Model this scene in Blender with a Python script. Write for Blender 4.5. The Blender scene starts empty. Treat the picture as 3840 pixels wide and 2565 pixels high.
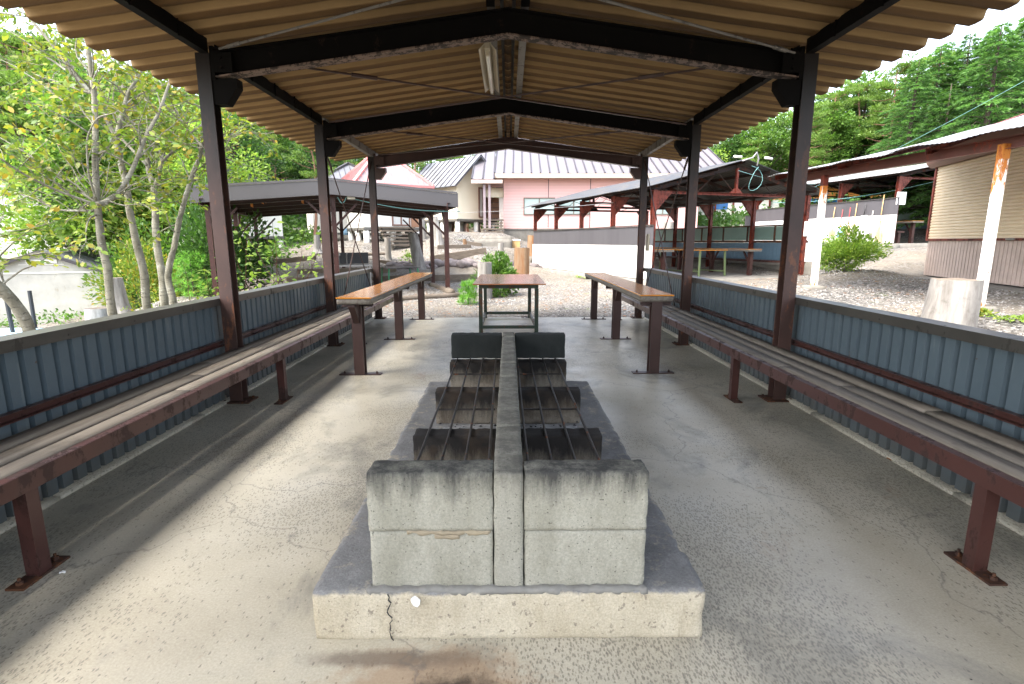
import bpy, math, random
import numpy as np
from mathutils import Vector, Matrix, noise
R_ = math.radians
random.seed(7); rng = np.random.default_rng(7)
SC = bpy.context.scene; COL = SC.collection

# ------------------------------------------------------------ camera
FPX, PT, YW, RL, CH = 2001.3, .1859, -.0063, -.0012, 1.2963
PW, PH = 3840, 2565
_c, _s, _cp, _sp = math.cos(YW), math.sin(YW), math.cos(PT), math.sin(PT)
CF = Vector((-_s*_cp, _c*_cp, -_sp)); CR = Vector((_c, _s, 0)); CU = CR.cross(CF)
_a, _b = math.cos(RL), math.sin(RL)
CR, CU = _a*CR + _b*CU, -_b*CR + _a*CU
CAM = Vector((0, 0, CH))
cd = bpy.data.cameras.new('camera'); cam = bpy.data.objects.new('camera', cd); COL.objects.link(cam)
cd.sensor_width = 36; cd.lens = 36*FPX/PW; cd.clip_start = .05; cd.clip_end = 600
M = Matrix((CR, CU, -CF)).transposed().to_4x4(); M.translation = CAM; cam.matrix_world = M
SC.camera = cam

def at(u, v, Y=None, Z=None, X=None):
    """survey helper: a direction from the viewpoint met with a plane of known distance"""
    r = CF + CR*((u-PW/2)/FPX) + CU*((PH/2-v)/FPX)
    t = Y/r.y if Y is not None else ((Z-CH)/r.z if Z is not None else X/r.x)
    return CAM + t*r

# ------------------------------------------------------------ world, sun, exposure
SUN_EL, SUN_AZ = R_(56), R_(238)      # azimuth clockwise from +Y
w = bpy.data.worlds.new('World'); SC.world = w; w.use_nodes = True
nt = w.node_tree; nt.nodes.clear()
sky = nt.nodes.new('ShaderNodeTexSky'); sky.sky_type = 'NISHITA'; sky.sun_disc = False
sky.sun_elevation = SUN_EL; sky.sun_rotation = SUN_AZ; sky.altitude = 700
sky.air_density = 1.0; sky.dust_density = 6.0; sky.ozone_density = .6
bg = nt.nodes.new('ShaderNodeBackground'); bg.inputs[1].default_value = .15
wo = nt.nodes.new('ShaderNodeOutputWorld')
hs = nt.nodes.new('ShaderNodeHueSaturation'); hs.inputs['Saturation'].default_value = .55   # thin bright overcast
nt.links.new(sky.outputs[0], hs.inputs['Color']); nt.links.new(hs.outputs[0], bg.inputs[0]); nt.links.new(bg.outputs[0], wo.inputs[0])
sl = bpy.data.lights.new('sun', 'SUN'); sl.energy = .9; sl.angle = R_(30); sl.color = (1, .95, .88)
so = bpy.data.objects.new('sun', sl); COL.objects.link(so)
sd = Vector((math.sin(SUN_AZ)*math.cos(SUN_EL), math.cos(SUN_AZ)*math.cos(SUN_EL), math.sin(SUN_EL)))
so.rotation_euler = sd.to_track_quat('Z', 'Y').to_euler(); so.location = sd*60
SC.view_settings.view_transform = 'Standard'; SC.view_settings.look = 'None'
SC.view_settings.gamma = 1; SC.view_settings.exposure = 2.72
SC.cycles.max_bounces = 8; SC.cycles.diffuse_bounces = 5; SC.cycles.transparent_max_bounces = 6

# ------------------------------------------------------------ mesh helpers
class MB:
    def __init__(s): s.v = []; s.f = []; s.m = []; s.mi = 0
    def add(s, vs, fs):
        o = len(s.v); s.v += [tuple(p) for p in vs]
        s.f += [tuple(i+o for i in f) for f in fs]; s.m += [s.mi]*len(fs); return s
    def hexa(s, p):   # 8 points, bottom 4 ccw then top 4
        return s.add(p, [(3,2,1,0),(4,5,6,7),(0,1,5,4),(1,2,6,5),(2,3,7,6),(3,0,4,7)])
    def box(s, a, b):
        x0,x1 = sorted((a[0],b[0])); y0,y1 = sorted((a[1],b[1])); z0,z1 = sorted((a[2],b[2]))
        return s.hexa([(x0,y0,z0),(x1,y0,z0),(x1,y1,z0),(x0,y1,z0),(x0,y0,z1),(x1,y0,z1),(x1,y1,z1),(x0,y1,z1)])
    def ext(s, poly, a, b, up=(0,0,1)):
        a = Vector(a); b = Vector(b); d = (b-a).normalized(); up = Vector(up)
        side = d.cross(up)
        if side.length < 1e-4: side = d.cross(Vector((0,1,0)))
        side.normalize(); u = side.cross(d); n = len(poly)
        vs = [a+side*x+u*y for x,y in poly]+[b+side*x+u*y for x,y in poly]
        fs = [(i,(i+1)%n,n+(i+1)%n,n+i) for i in range(n)]
        return s.add(vs, fs+[tuple(range(n))[::-1], tuple(range(n,2*n))])
    def bar(s, a, b, w, h, up=(0,0,1)):
        return s.ext([(-w/2,-h/2),(w/2,-h/2),(w/2,h/2),(-w/2,h/2)], a, b, up)
    def ibeam(s, a, b, w, h, up=(0,0,1), tw=.008, tf=.011):
        W, H = w/2, h/2; t = tw/2
        return s.ext([(-W,-H),(W,-H),(W,-H+tf),(t,-H+tf),(t,H-tf),(W,H-tf),(W,H),(-W,H),(-W,H-tf),(-t,H-tf),(-t,-H+tf),(-W,-H+tf)], a, b, up)
    def chan(s, a, b, w, h, up=(0,0,1), t=.006, flip=1):
        W, H = w/2, h/2; f = flip
        return s.ext([(-W*f,-H),(W*f,-H),(W*f,-H+t),((-W+t)*f,-H+t),((-W+t)*f,H-t),(W*f,H-t),(W*f,H),(-W*f,H)][::f], a, b, up)
    def tube(s, pts, rad, n=8, cap=True):
        pts = [Vector(p) for p in pts]; k = len(pts)
        if not hasattr(rad, '__len__'): rad = [rad]*k
        ref = Vector((.3,.2,1)).normalized(); vs = []
        for i,p in enumerate(pts):
            d = (pts[min(i+1,k-1)]-pts[max(i-1,0)]).normalized()
            a = d.cross(ref)
            if a.length < .05: a = d.cross(Vector((1,0,0)))
            a.normalize(); b = d.cross(a)
            vs += [p+(a*math.cos(2*math.pi*j/n)+b*math.sin(2*math.pi*j/n))*rad[i] for j in range(n)]
        fs = [(i*n+j, i*n+(j+1)%n, (i+1)*n+(j+1)%n, (i+1)*n+j) for i in range(k-1) for j in range(n)]
        if cap: fs += [tuple(range(n))[::-1], tuple(range((k-1)*n, k*n))]
        return s.add(vs, fs)
    def prism(s, poly, y0, y1, ax=1):  # polygon in xz (ax=1) or yz (ax=0), extruded along ax
        n = len(poly)
        mk = (lambda p,t: (p[0],t,p[1])) if ax == 1 else (lambda p,t: (t,p[0],p[1]))
        vs = [mk(p,y0) for p in poly]+[mk(p,y1) for p in poly]
        return s.add(vs, [(i,(i+1)%n,n+(i+1)%n,n+i) for i in range(n)]+[tuple(range(n))[::-1], tuple(range(n,2*n))])
    def rough(s, a, b, n, r=.012, amp=.004, fr=9, seed=0):
        a, b = Vector([min(a[k],b[k]) for k in range(3)]), Vector([max(a[k],b[k]) for k in range(3)])
        sz = b-a; N = [max(2, int(round(sz[i]/n))) for i in range(3)]
        for ax in range(3):
            u_, v_ = (ax+1)%3, (ax+2)%3
            for side in (0,1):
                vs = []; nu, nv = N[u_], N[v_]
                for i in range(nu+1):
                    for j in range(nv+1):
                        p = Vector((0,0,0)); p[ax] = b[ax] if side else a[ax]
                        p[u_] = a[u_]+sz[u_]*i/nu; p[v_] = a[v_]+sz[v_]*j/nv
                        q = Vector([min(max(p[k], a[k]+r), b[k]-r) for k in range(3)])
                        dd = p-q
                        if dd.length > 1e-6: p = q+dd.normalized()*r
                        nz = noise.noise(p*fr+Vector((seed,0,0)))+.5*noise.noise(p*fr*3)
                        chip = min(0, noise.noise(p*fr*1.7+Vector((5,seed,0)))+.25)*2.2 if sum(abs(dd[k])>1e-6 for k in range(3))>=2 else 0
                        dn = (p-q).normalized() if (p-q).length > 1e-6 else Vector((0,0,0))
                        vs.append(p+dn*amp*(nz+chip*1.5))
                fs = []
                for i in range(nu):
                    for j in range(nv):
                        q4 = (i*(nv+1)+j,(i+1)*(nv+1)+j,(i+1)*(nv+1)+j+1,i*(nv+1)+j+1)
                        fs.append(q4 if side else q4[::-1])
                s.add(vs, fs)
        return s
    def move(s, M):
        s.v = [tuple(M@Vector(p)) for p in s.v]; return s
    def build(s, name, mat, parent=None, smooth=False, bevel=0, weld=False, off=None, label=None):
        me = bpy.data.meshes.new(name)
        v = s.v
        if off is not None: v = [(p[0]-off[0],p[1]-off[1],p[2]-off[2]) for p in v]
        me.from_pydata(v, [], s.f); me.update()
        for m in (mat if isinstance(mat,(list,tuple)) else [mat]): me.materials.append(m)
        if any(s.m): me.polygons.foreach_set('material_index', s.m)
        if smooth: me.polygons.foreach_set('use_smooth', [True]*len(me.polygons))
        o = bpy.data.objects.new(name, me); COL.objects.link(o)
        if parent: o.parent = parent
        if weld:
            wm = o.modifiers.new('w','WELD'); wm.merge_threshold = .0005
        if bevel:
            b = o.modifiers.new('b','BEVEL'); b.width = bevel; b.segments = 2; b.limit_method = 'ANGLE'
        if label: o['label'] = label
        return o

def npmesh(name, V, n, mat, parent=None, label=None):
    """V: (k*n,3) array, faces of n consecutive verts"""
    me = bpy.data.meshes.new(name); nv = len(V); nf = nv//n
    me.vertices.add(nv); me.vertices.foreach_set('co', np.asarray(V, dtype=np.float32).ravel())
    me.loops.add(nv); me.loops.foreach_set('vertex_index', np.arange(nv, dtype=np.int32))
    me.polygons.add(nf); me.polygons.foreach_set('loop_start', np.arange(0, nv, n, dtype=np.int32))
    me.update(calc_edges=True); me.materials.append(mat)
    o = bpy.data.objects.new(name, me); COL.objects.link(o)
    if parent: o.parent = parent
    if label: o['label'] = label
    return o

def tag(o, label=None, cat=None, group=None, kind=None):
    if label: o['label'] = label
    if cat: o['category'] = cat
    if group: o['group'] = group
    if kind: o['kind'] = kind
    return o
def thing(name, label, cat, loc=(0,0,0), rz=0, group=None):
    o = bpy.data.objects.new(name, None); COL.objects.link(o); o.location = loc; o.rotation_euler = (0,0,rz)
    o.empty_display_size = .2
    return tag(o, label, cat, group)
def copy_tree(o, parent=None):
    c = o.copy(); COL.objects.link(c); c.parent = parent
    for ch in [x for x in SC.objects if x.parent == o]: copy_tree(ch, c)
    return c
ORD = ['first','second','third','fourth','fifth','sixth','seventh','eighth','ninth','tenth','eleventh','twelfth','thirteenth','fourteenth','fifteenth','sixteenth','seventeenth','eighteenth','nineteenth','twentieth','twenty-first','twenty-second','twenty-third','twenty-fourth','twenty-fifth','twenty-sixth','twenty-seventh','twenty-eighth','twenty-ninth','thirtieth']

# ------------------------------------------------------------ materials
class NT:
    def __init__(s, name):
        s.m = bpy.data.materials.new(name); s.m.use_nodes = True; s.t = s.m.node_tree
        s.b = s.t.nodes['Principled BSDF']; s.out = s.t.nodes['Material Output']
        s.co = s.t.nodes.new('ShaderNodeTexCoord').outputs['Object']
    def n(s, typ, **kw):
        x = s.t.nodes.new('ShaderNode'+typ)
        for k,v in kw.items(): setattr(x, k, v)
        return x
    def l(s, a, b): s.t.links.new(a, b)
    def map(s, sc, loc=(0,0,0), rot=(0,0,0)):
        x = s.n('Mapping'); x.inputs['Scale'].default_value = sc; x.inputs['Location'].default_value = loc
        x.inputs['Rotation'].default_value = rot; s.l(s.co, x.inputs[0]); return x.outputs[0]
    def noise(s, scale, detail=6, rough=.6, vec=None, dist=0):
        x = s.n('TexNoise'); x.inputs['Scale'].default_value = scale; x.inputs['Detail'].default_value = detail
        x.inputs['Roughness'].default_value = rough; x.inputs['Distortion'].default_value = dist
        s.l(vec or s.co, x.inputs['Vector']); return x.outputs[0]
    def ramp(s, fac, stops, interp='LINEAR'):
        x = s.n('ValToRGB'); s.l(fac, x.inputs[0]); cr = x.color_ramp; cr.interpolation = interp
        while len(cr.elements) < len(stops): cr.elements.new(.5)
        for e,(p,c) in zip(cr.elements, stops):
            e.position = p; e.color = (c,c,c,1) if not hasattr(c,'__len__') else (*c,1)
        return x.outputs[0]
    def mix(s, fac, a, b, mode='MIX'):
        x = s.n('MixRGB', blend_type=mode)
        for i,val in enumerate((fac,a,b)):
            if hasattr(val,'is_linked'): s.l(val, x.inputs[i])
            elif i == 0: x.inputs[0].default_value = val
            else: x.inputs[i].default_value = (*val,1)
        return x.outputs[0]
    def math(s, op, a, b=0, c=None):
        x = s.n('Math', operation=op)
        for i,val in enumerate((a,b) if c is None else (a,b,c)):
            if hasattr(val,'is_linked'): s.l(val, x.inputs[i])
            else: x.inputs[i].default_value = val
        return x.outputs[0]
    def sep(s, src=None):
        x = s.n('SeparateXYZ'); s.l(src or s.co, x.inputs[0]); return x.outputs
    def bump(s, h, st=.3, d=.01):
        x = s.n('Bump'); x.inputs['Strength'].default_value = st; x.inputs['Distance'].default_value = d
        s.l(h, x.inputs['Height']); s.l(x.outputs[0], s.b.inputs['Normal'])
    def fin(s, col, rough=.7, metal=0, spec=None):
        if hasattr(col,'is_linked'): s.l(col, s.b.inputs['Base Color'])
        else: s.b.inputs['Base Color'].default_value = (*col,1)
        if hasattr(rough,'is_linked'): s.l(rough, s.b.inputs['Roughness'])
        else: s.b.inputs['Roughness'].default_value = rough
        s.b.inputs['Metallic'].default_value = metal
        if spec is not None: s.b.inputs['Specular IOR Level'].default_value = spec
        return s.m

def mat(name, c1, c2=None, scale=4, rough=.7, metal=0, bump=0, bscale=60, spots=None, st=(1,1,1), lo=.35, hi=.65, spec=None):
    """two-tone noisy surface; spots = (colour, scale, threshold)"""
    t = NT(name); c2 = c2 or tuple(x*.8 for x in c1)
    v = t.map(st); col = t.ramp(t.noise(scale, 8, .65, v), [(lo,c1),(hi,c2)])
    if spots:
        f = t.ramp(t.noise(spots[1], 6, .65, v), [(spots[2],0),(spots[2]+.05,1)])
        col = t.mix(f, col, spots[0])
    if bump: t.bump(t.noise(bscale, 5, .6, v), bump)
    return t.fin(col, rough, metal, spec)

def mat_leaf(name, cols, tr=.35, rough=.5, patch=.6):
    t = NT(name); geo = t.n('NewGeometry')
    k = len(cols)
    c = t.ramp(geo.outputs['Random Per Island'], [(i/(k-1) if k > 1 else 0, cc) for i,cc in enumerate(cols)])
    big = t.ramp(t.noise(patch, 3, .5), [(.3,(.5,.54,.5)),(.7,(1.35,1.3,1.2))])
    c = t.mix(1, c, big, 'MULTIPLY')
    t.fin(c, rough, 0, .3)
    tr_ = t.n('BsdfTranslucent'); t.l(t.mix(1, c, (1.1,1.25,.7), 'MULTIPLY'), tr_.inputs[0])
    ms = t.n('MixShader'); ms.inputs[0].default_value = tr
    t.l(t.b.outputs[0], ms.inputs[1]); t.l(tr_.outputs[0], ms.inputs[2]); t.l(ms.outputs[0], t.out.inputs[0])
    return t.m

def mat_floor():
    t = NT('pavilion_concrete')
    base = t.ramp(t.noise(.9, 8, .6), [(.3,(.34,.305,.225)),(.5,(.45,.415,.325)),(.7,(.55,.515,.42))])
    fine = t.ramp(t.noise(120, 4, .7), [(.3,(.8,.8,.8)),(.7,(1.1,1.1,1.1))])
    base = t.mix(1, base, fine, 'MULTIPLY')
    # dark grey-green stains
    st = t.ramp(t.noise(1.6, 7, .7, t.map((1,.6,1),(3,1,0)), .6), [(.52,0),(.66,.75)])
    base = t.mix(st, base, (.17,.165,.14))
    ru = t.ramp(t.noise(2.3, 6, .7, t.map((1,.7,1),(9,4,0)), .4), [(.62,0),(.72,.6)])
    base = t.mix(ru, base, (.26,.17,.10))
    # aggregate flecks, dense in worn patches
    def flecks(sc, rot, th, dens_lo, dens_hi, col, amt):
        nonlocal base
        mv = t.map((sc, sc*.45, sc), (0,0,0), (0,0,rot))
        dn = t.n('VectorMath', operation='ADD')
        nn = t.n('TexNoise'); nn.inputs['Scale'].default_value = 2.2; t.l(mv, nn.inputs['Vector'])
        sc_ = t.n('VectorMath', operation='SCALE'); sc_.inputs['Scale'].default_value = .9; t.l(nn.outputs['Color'], sc_.inputs[0])
        t.l(mv, dn.inputs[0]); t.l(sc_.outputs[0], dn.inputs[1])
        vo = t.n('TexVoronoi'); vo.inputs['Scale'].default_value = 1; t.l(dn.outputs[0], vo.inputs['Vector'])
        d = t.ramp(vo.outputs['Distance'], [(th*.6,1),(th,0)])
        dens = t.ramp(t.noise(.75, 3, .5, t.map((1,1,1),(2.2,.4,0))), [(.42,dens_lo),(.58,dens_hi)])
        sel = t.math('LESS_THAN', t.sep(vo.outputs['Color'])[0], dens)
        base = t.mix(t.math('MULTIPLY', t.math('MULTIPLY', d, sel), amt), base, col)
    flecks(130, .75, .52, .05, .95, (.13,.12,.095), .68)
    flecks(80, .2, .40, .0, .40, (.12,.11,.09), .5)
    flecks(31, 1.2, .22, .0, .05, (.17,.155,.13), .45)
    warm = t.math('ADD', t.math('MULTIPLY', t.sep()[1], -.8), t.math('MULTIPLY', t.noise(1.8,7,.7), 2.2))
    base = t.mix(t.ramp(warm, [(.0,0),(.75,.55)]), base, (.47,.40,.26))
    # burnt rusty patch on the floor in front of the fire pit
    s = t.sep(); w1 = t.math('MULTIPLY', t.math('SUBTRACT', t.noise(11, 8, .75), .5), .55)
    def ell(cx, cy, rx, ry):
        a = t.math('DIVIDE', t.math('SUBTRACT', s[0], cx), rx); b = t.math('DIVIDE', t.math('SUBTRACT', s[1], cy), ry)
        return t.math('ADD', t.math('SQRT', t.math('ADD', t.math('MULTIPLY',a,a), t.math('MULTIPLY',b,b))), t.math('MULTIPLY', w1, 2.5))
    base = t.mix(t.ramp(ell(-.22,1.36,.36,.19), [(.60,.50),(1.0,0)]), base, (.30,.165,.075))
    base = t.mix(t.ramp(ell(-.17,1.28,.2,.16), [(.6,.9),(.95,0)]), base, (.045,.03,.022))
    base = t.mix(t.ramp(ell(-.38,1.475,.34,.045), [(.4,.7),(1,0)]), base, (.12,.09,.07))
    # hairline cracks
    cv = t.n('TexVoronoi', feature='DISTANCE_TO_EDGE'); cv.inputs['Scale'].default_value = .55
    nn = t.n('TexNoise'); nn.inputs['Scale'].default_value = 3; nn.inputs['Detail'].default_value = 8; t.l(t.co, nn.inputs['Vector'])
    mv = t.n('VectorMath', operation='ADD'); sc2 = t.n('VectorMath', operation='SCALE'); sc2.inputs['Scale'].default_value = .5
    t.l(nn.outputs['Color'], sc2.inputs[0]); t.l(sc2.outputs[0], mv.inputs[0]); t.l(t.co, mv.inputs[1]); t.l(mv.outputs[0], cv.inputs['Vector'])
    base = t.mix(t.ramp(cv.outputs['Distance'], [(.0,.55),(.004,0)]), base, (.12,.11,.1))
    t.bump(t.noise(70, 6, .7), .25, .004)
    return t.fin(base, t.ramp(t.noise(2,5,.6), [(.35,.30),(.65,.55)]), 0, .5)

def mat_block(name, c1, c2, soot=(.045,.045,.045), z0=0, z1=1, amt=.9, flip=False, warm=None, bump=.5):
    """cast concrete; soot climbs with a ragged edge between object heights z0..z1"""
    t = NT(name)
    col = t.ramp(t.noise(6, 9, .7, t.map((1,1,.35))), [(.3,c1),(.7,c2)])
    col = t.mix(1, col, t.ramp(t.noise(140, 4, .7), [(.3,(.75,.75,.75)),(.72,(1.15,1.15,1.15))]), 'MULTIPLY')
    pit = t.ramp(t.noise(110, 2, .5), [(.66,0),(.7,.8)])
    col = t.mix(pit, col, tuple(x*.35 for x in c1))
    z = t.math('ADD', t.sep()[2], t.math('MULTIPLY', t.math('SUBTRACT', t.noise(13, 8, .75, t.map((1,1,.16))), .5), .30))
    f = t.ramp(t.math('DIVIDE', t.math('SUBTRACT', z, z0), z1-z0), [(0,0),(1,amt)] if not flip else [(0,amt),(1,0)])
    col = t.mix(f, col, soot)
    if warm:
        col = t.mix(t.ramp(t.noise(4.5, 5, .6, t.map((1,1,1.2),(4,2,1))), [(.5,0),(.68,.7)]), col, warm)
    t.bump(t.noise(60, 8, .75), bump, .006)
    return t.fin(col, .9, 0, .25)

def mat_wood(name, c1, c2, ax=1, rough=.75, grain=30, dark=(.06,.05,.04), bump=.3):
    t = NT(name); st = [grain]*3; st[ax] = 1.2
    v = t.map(tuple(st))
    col = t.ramp(t.noise(1, 8, .7, v, .4), [(.3,c1),(.7,c2)])
    col = t.mix(t.ramp(t.noise(2.2, 6, .7, t.map((2,2,2) )), [(.55,0),(.75,.55)]), col, dark)
    oi = t.n('ObjectInfo'); col = t.mix(1, col, t.ramp(oi.outputs['Random'], [(0,(.8,.8,.82)),(1,(1.15,1.12,1.1))]), 'MULTIPLY')
    t.bump(t.noise(1.5, 6, .7, v), bump, .004)
    return t.fin(col, rough, 0, .3)

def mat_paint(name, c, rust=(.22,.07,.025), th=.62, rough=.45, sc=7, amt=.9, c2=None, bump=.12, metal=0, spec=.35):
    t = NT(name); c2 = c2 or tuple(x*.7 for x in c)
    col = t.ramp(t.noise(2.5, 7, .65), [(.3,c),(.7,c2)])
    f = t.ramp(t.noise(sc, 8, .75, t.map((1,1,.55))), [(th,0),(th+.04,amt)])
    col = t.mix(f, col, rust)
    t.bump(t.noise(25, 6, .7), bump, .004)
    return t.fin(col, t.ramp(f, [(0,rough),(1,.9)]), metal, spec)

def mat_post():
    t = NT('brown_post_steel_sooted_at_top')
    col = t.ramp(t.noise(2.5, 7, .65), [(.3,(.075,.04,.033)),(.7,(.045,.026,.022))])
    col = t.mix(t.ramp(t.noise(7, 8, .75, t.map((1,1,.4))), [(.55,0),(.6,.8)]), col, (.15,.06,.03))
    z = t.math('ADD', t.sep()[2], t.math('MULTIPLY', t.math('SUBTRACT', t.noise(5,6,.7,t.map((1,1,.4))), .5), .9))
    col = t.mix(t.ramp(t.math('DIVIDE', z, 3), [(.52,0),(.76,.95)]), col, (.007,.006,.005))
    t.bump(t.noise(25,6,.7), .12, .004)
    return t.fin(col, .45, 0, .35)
def mat_gravel():
    t = NT('gravel_and_earth')
    g = t.n('NewGeometry'); t.co = g.outputs['Position']
    vo = t.n('TexVoronoi'); vo.inputs['Scale'].default_value = 26; t.l(t.co, vo.inputs['Vector'])
    vo2 = t.n('TexVoronoi'); vo2.inputs['Scale'].default_value = 60; t.l(t.co, vo2.inputs['Vector'])
    stone = t.ramp(t.sep(vo.outputs['Color'])[0], [(0,(.035,.033,.031)),(.4,(.12,.113,.103)),(1,(.30,.285,.26))])
    earth = t.ramp(t.noise(1.3, 8, .65), [(.3,(.165,.137,.10)),(.7,(.27,.235,.185))])
    f = t.ramp(t.noise(.35, 6, .7), [(.4,0),(.6,1)])
    col = t.mix(t.math('MULTIPLY', f, .85), stone, earth)
    twig = t.ramp(t.noise(14, 6, .8, t.map((1,2.2,1))), [(.64,0),(.67,.6)])
    col = t.mix(twig, col, (.10,.075,.05))
    gr = t.ramp(t.noise(.8, 6, .75, t.map((1,1,1),(5,5,0))), [(.62,0),(.68,.6)])
    col = t.mix(gr, col, (.14,.18,.06))
    # forest floor on the hills
    hz = t.ramp(t.math('ADD', t.math('DIVIDE', t.sep()[2], 10), t.math('MULTIPLY', t.noise(.3,5,.6), .12)), [(.28,0),(.36,1)])
    col = t.mix(hz, col, (.05,.075,.03))
    t.bump(t.math('ADD', vo.outputs['Distance'], vo2.outputs['Distance']), .7, .02)
    return t.fin(col, .95, 0, .2)

MT = dict(
 floor=mat_floor(), gravel=mat_gravel(),
 roof_top=mat('aged_slate_underside', (.33,.19,.075), (.20,.11,.04), .9, .85, bump=.3, bscale=90, spots=((.10,.06,.03), 2.6, .60), spec=.15),
 steel=mat_paint('brown_painted_steel', (.06,.033,.028), (.16,.05,.02), .66, .38),
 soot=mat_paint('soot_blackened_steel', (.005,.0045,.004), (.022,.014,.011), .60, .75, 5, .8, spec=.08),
 flange=mat_paint('peeling_flange_paint', (.19,.13,.10), (.02,.017,.015), .49, .6, 14, .9),
 steel_grey=mat_paint('weathered_grey_steel', (.16,.15,.13), (.05,.045,.04), .55, .5, 10, .6),
 rust=mat_paint('rusty_steel', (.06,.03,.02), (.12,.05,.022), .5, .7),
 bench_steel=mat_paint('bench_red_brown_steel', (.072,.030,.025), (.03,.016,.012), .53, .3, 9, .7),
 
 cap=mat_paint('dull_metal_cap', (.10,.093,.083), (.04,.035,.03), .58, .35, 5, .6, metal=.4),
 slat=mat_wood('weathered_slat', (.24,.215,.175), (.115,.097,.075), 1, dark=(.03,.026,.02), bump=.6),
 edgewood=mat_wood('peeling_table_edge', (.26,.24,.20), (.10,.075,.055), 1),
 varnish=None, plinth=None)
def mat_varnish(name, c1, c2, ax=1):
    t = NT(name); st = [14,14,14]; st[ax] = .8
    col = t.ramp(t.noise(1, 3, .5, t.map(tuple(st)), .3), [(.2,c1),(.8,c2)])
    t.l(t.ramp(t.noise(3,5,.6), [(.3,.17),(.7,.21)]), t.b.inputs['Roughness'])
    t.b.inputs['Specular IOR Level'].default_value = .3; t.b.inputs['Coat Weight'].default_value = .12; t.b.inputs['Coat Roughness'].default_value = .12
    t.l(col, t.b.inputs['Base Color']); return t.m
MT['varnish'] = mat_varnish('orange_varnished_top', (.62,.25,.035), (.50,.18,.022))
MT['redtop'] = mat_varnish('red_brown_varnished_top', (.38,.155,.07), (.30,.115,.05), 0)
MT['green'] = mat_paint('dark_green_painted_steel', (.025,.042,.026), (.10,.045,.022), .53, .4, 6, .8)
def mat_plinth():
    t = NT('plinth_concrete'); g = t.n('NewGeometry')
    side = t.ramp(t.noise(5, 9, .7, t.map((1,1,.5))), [(.3,(.42,.36,.25)),(.7,(.62,.56,.43))])
    side = t.mix(t.ramp(t.noise(3.5, 6, .7, t.map((4,1,.3),(2,0,0))), [(.6,0),(.72,.6)]), side, (.27,.21,.13))
    side = t.mix(t.ramp(t.noise(46, 4, .6), [(.62,0),(.66,.6)]), side, (.15,.12,.1))
    top = t.ramp(t.noise(7, 9, .75), [(.3,(.17,.17,.165)),(.7,(.285,.283,.275))])
    top = t.mix(t.ramp(t.noise(2.4,6,.7), [(.52,0),(.66,.7)]), top, (.12,.12,.12))
    top = t.mix(t.ramp(t.noise(30, 5, .7), [(.64,0),(.68,.5)]), top, (.33,.33,.32))
    z = t.math('ADD', t.sep()[2], t.math('MULTIPLY', t.math('SUBTRACT', t.noise(14,6,.7), .5), .05))
    f = t.ramp(t.math('MULTIPLY', z, 5), [(.80,0),(.86,1)])
    col = t.mix(f, side, top)
    col = t.mix(1, col, t.ramp(t.noise(150,3,.7), [(.3,(.78,.78,.78)),(.7,(1.15,1.15,1.15))]), 'MULTIPLY')
    t.bump(t.noise(40, 9, .8), .8, .012)
    return t.fin(col, .93, 0, .2)
MT['plinth'] = mat_plinth()
def mat_siding():
    t = NT('blue_grey_siding')
    col = t.ramp(t.noise(1.1, 7, .65), [(.3,(.098,.13,.15)),(.7,(.068,.095,.113))])
    z = t.math('ADD', t.sep()[2], t.math('MULTIPLY', t.math('SUBTRACT', t.noise(4,7,.7), .5), .5))
    col = t.mix(t.ramp(z, [(.0,.75),(.28,0)]), col, (.075,.072,.06))       # splashed dirt
    col = t.mix(t.ramp(t.noise(1, 6, .7, t.map((18,18,1.6))), [(.60,0),(.68,.35)]), col, (.20,.23,.23))   # chalky streaks
    col = t.mix(t.ramp(t.noise(9, 7, .7), [(.66,0),(.69,.9)]), col, (.07,.035,.02))
    t.bump(t.noise(2.2, 4, .6), .35, .03)
    return t.fin(col, t.ramp(t.noise(3,5,.6), [(.3,.3),(.7,.55)]), 0, .4)
MT['corr'] = mat_siding()
def mat_ceiling():
    t = NT('aged_slate_underside'); s = t.sep()
    col = t.ramp(t.noise(.8, 8, .65, t.map((1,2.5,1))), [(.3,(.185,.108,.045)),(.7,(.10,.058,.024))])
    col = t.mix(t.ramp(t.noise(3, 7, .7, t.map((.5,2.5,1))), [(.5,0),(.68,.55)]), col, (.09,.055,.028))
    # groove shade and lit rib edges painted into the colour, following the corrugation
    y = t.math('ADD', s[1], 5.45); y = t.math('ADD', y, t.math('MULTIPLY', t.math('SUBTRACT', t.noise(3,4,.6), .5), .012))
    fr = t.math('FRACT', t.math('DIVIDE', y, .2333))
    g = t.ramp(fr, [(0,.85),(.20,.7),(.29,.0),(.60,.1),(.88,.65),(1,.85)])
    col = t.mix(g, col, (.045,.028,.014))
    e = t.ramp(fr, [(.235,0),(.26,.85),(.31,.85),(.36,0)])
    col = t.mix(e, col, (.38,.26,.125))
    # soot fans out over the fire
    a = t.math('DIVIDE', t.math('ADD', s[1], 1.6), 3.2); b = t.math('DIVIDE', s[0], 2.2)
    d = t.math('ADD', t.math('SQRT', t.math('ADD', t.math('MULTIPLY',a,a), t.math('MULTIPLY',b,b))), t.math('MULTIPLY', t.math('SUBTRACT', t.noise(1.3,6,.6), .5), .9))
    col = t.mix(t.ramp(d, [(.3,.55),(1.1,0)]), col, (.03,.02,.014))
    t.bump(t.noise(90,5,.6), .3)
    return t.fin(col, .85, 0, .15)
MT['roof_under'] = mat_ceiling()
MT['bfront'] = mat_block('mossy_grey_block', (.24,.232,.18), (.39,.378,.315), (.030,.030,.030), .48, .60, .93)
MT['bsoot'] = mat_block('sooty_block', (.17,.15,.12), (.30,.26,.20), (.013,.012,.012), .20, .33, .95, warm=(.07,.048,.03))
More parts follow.
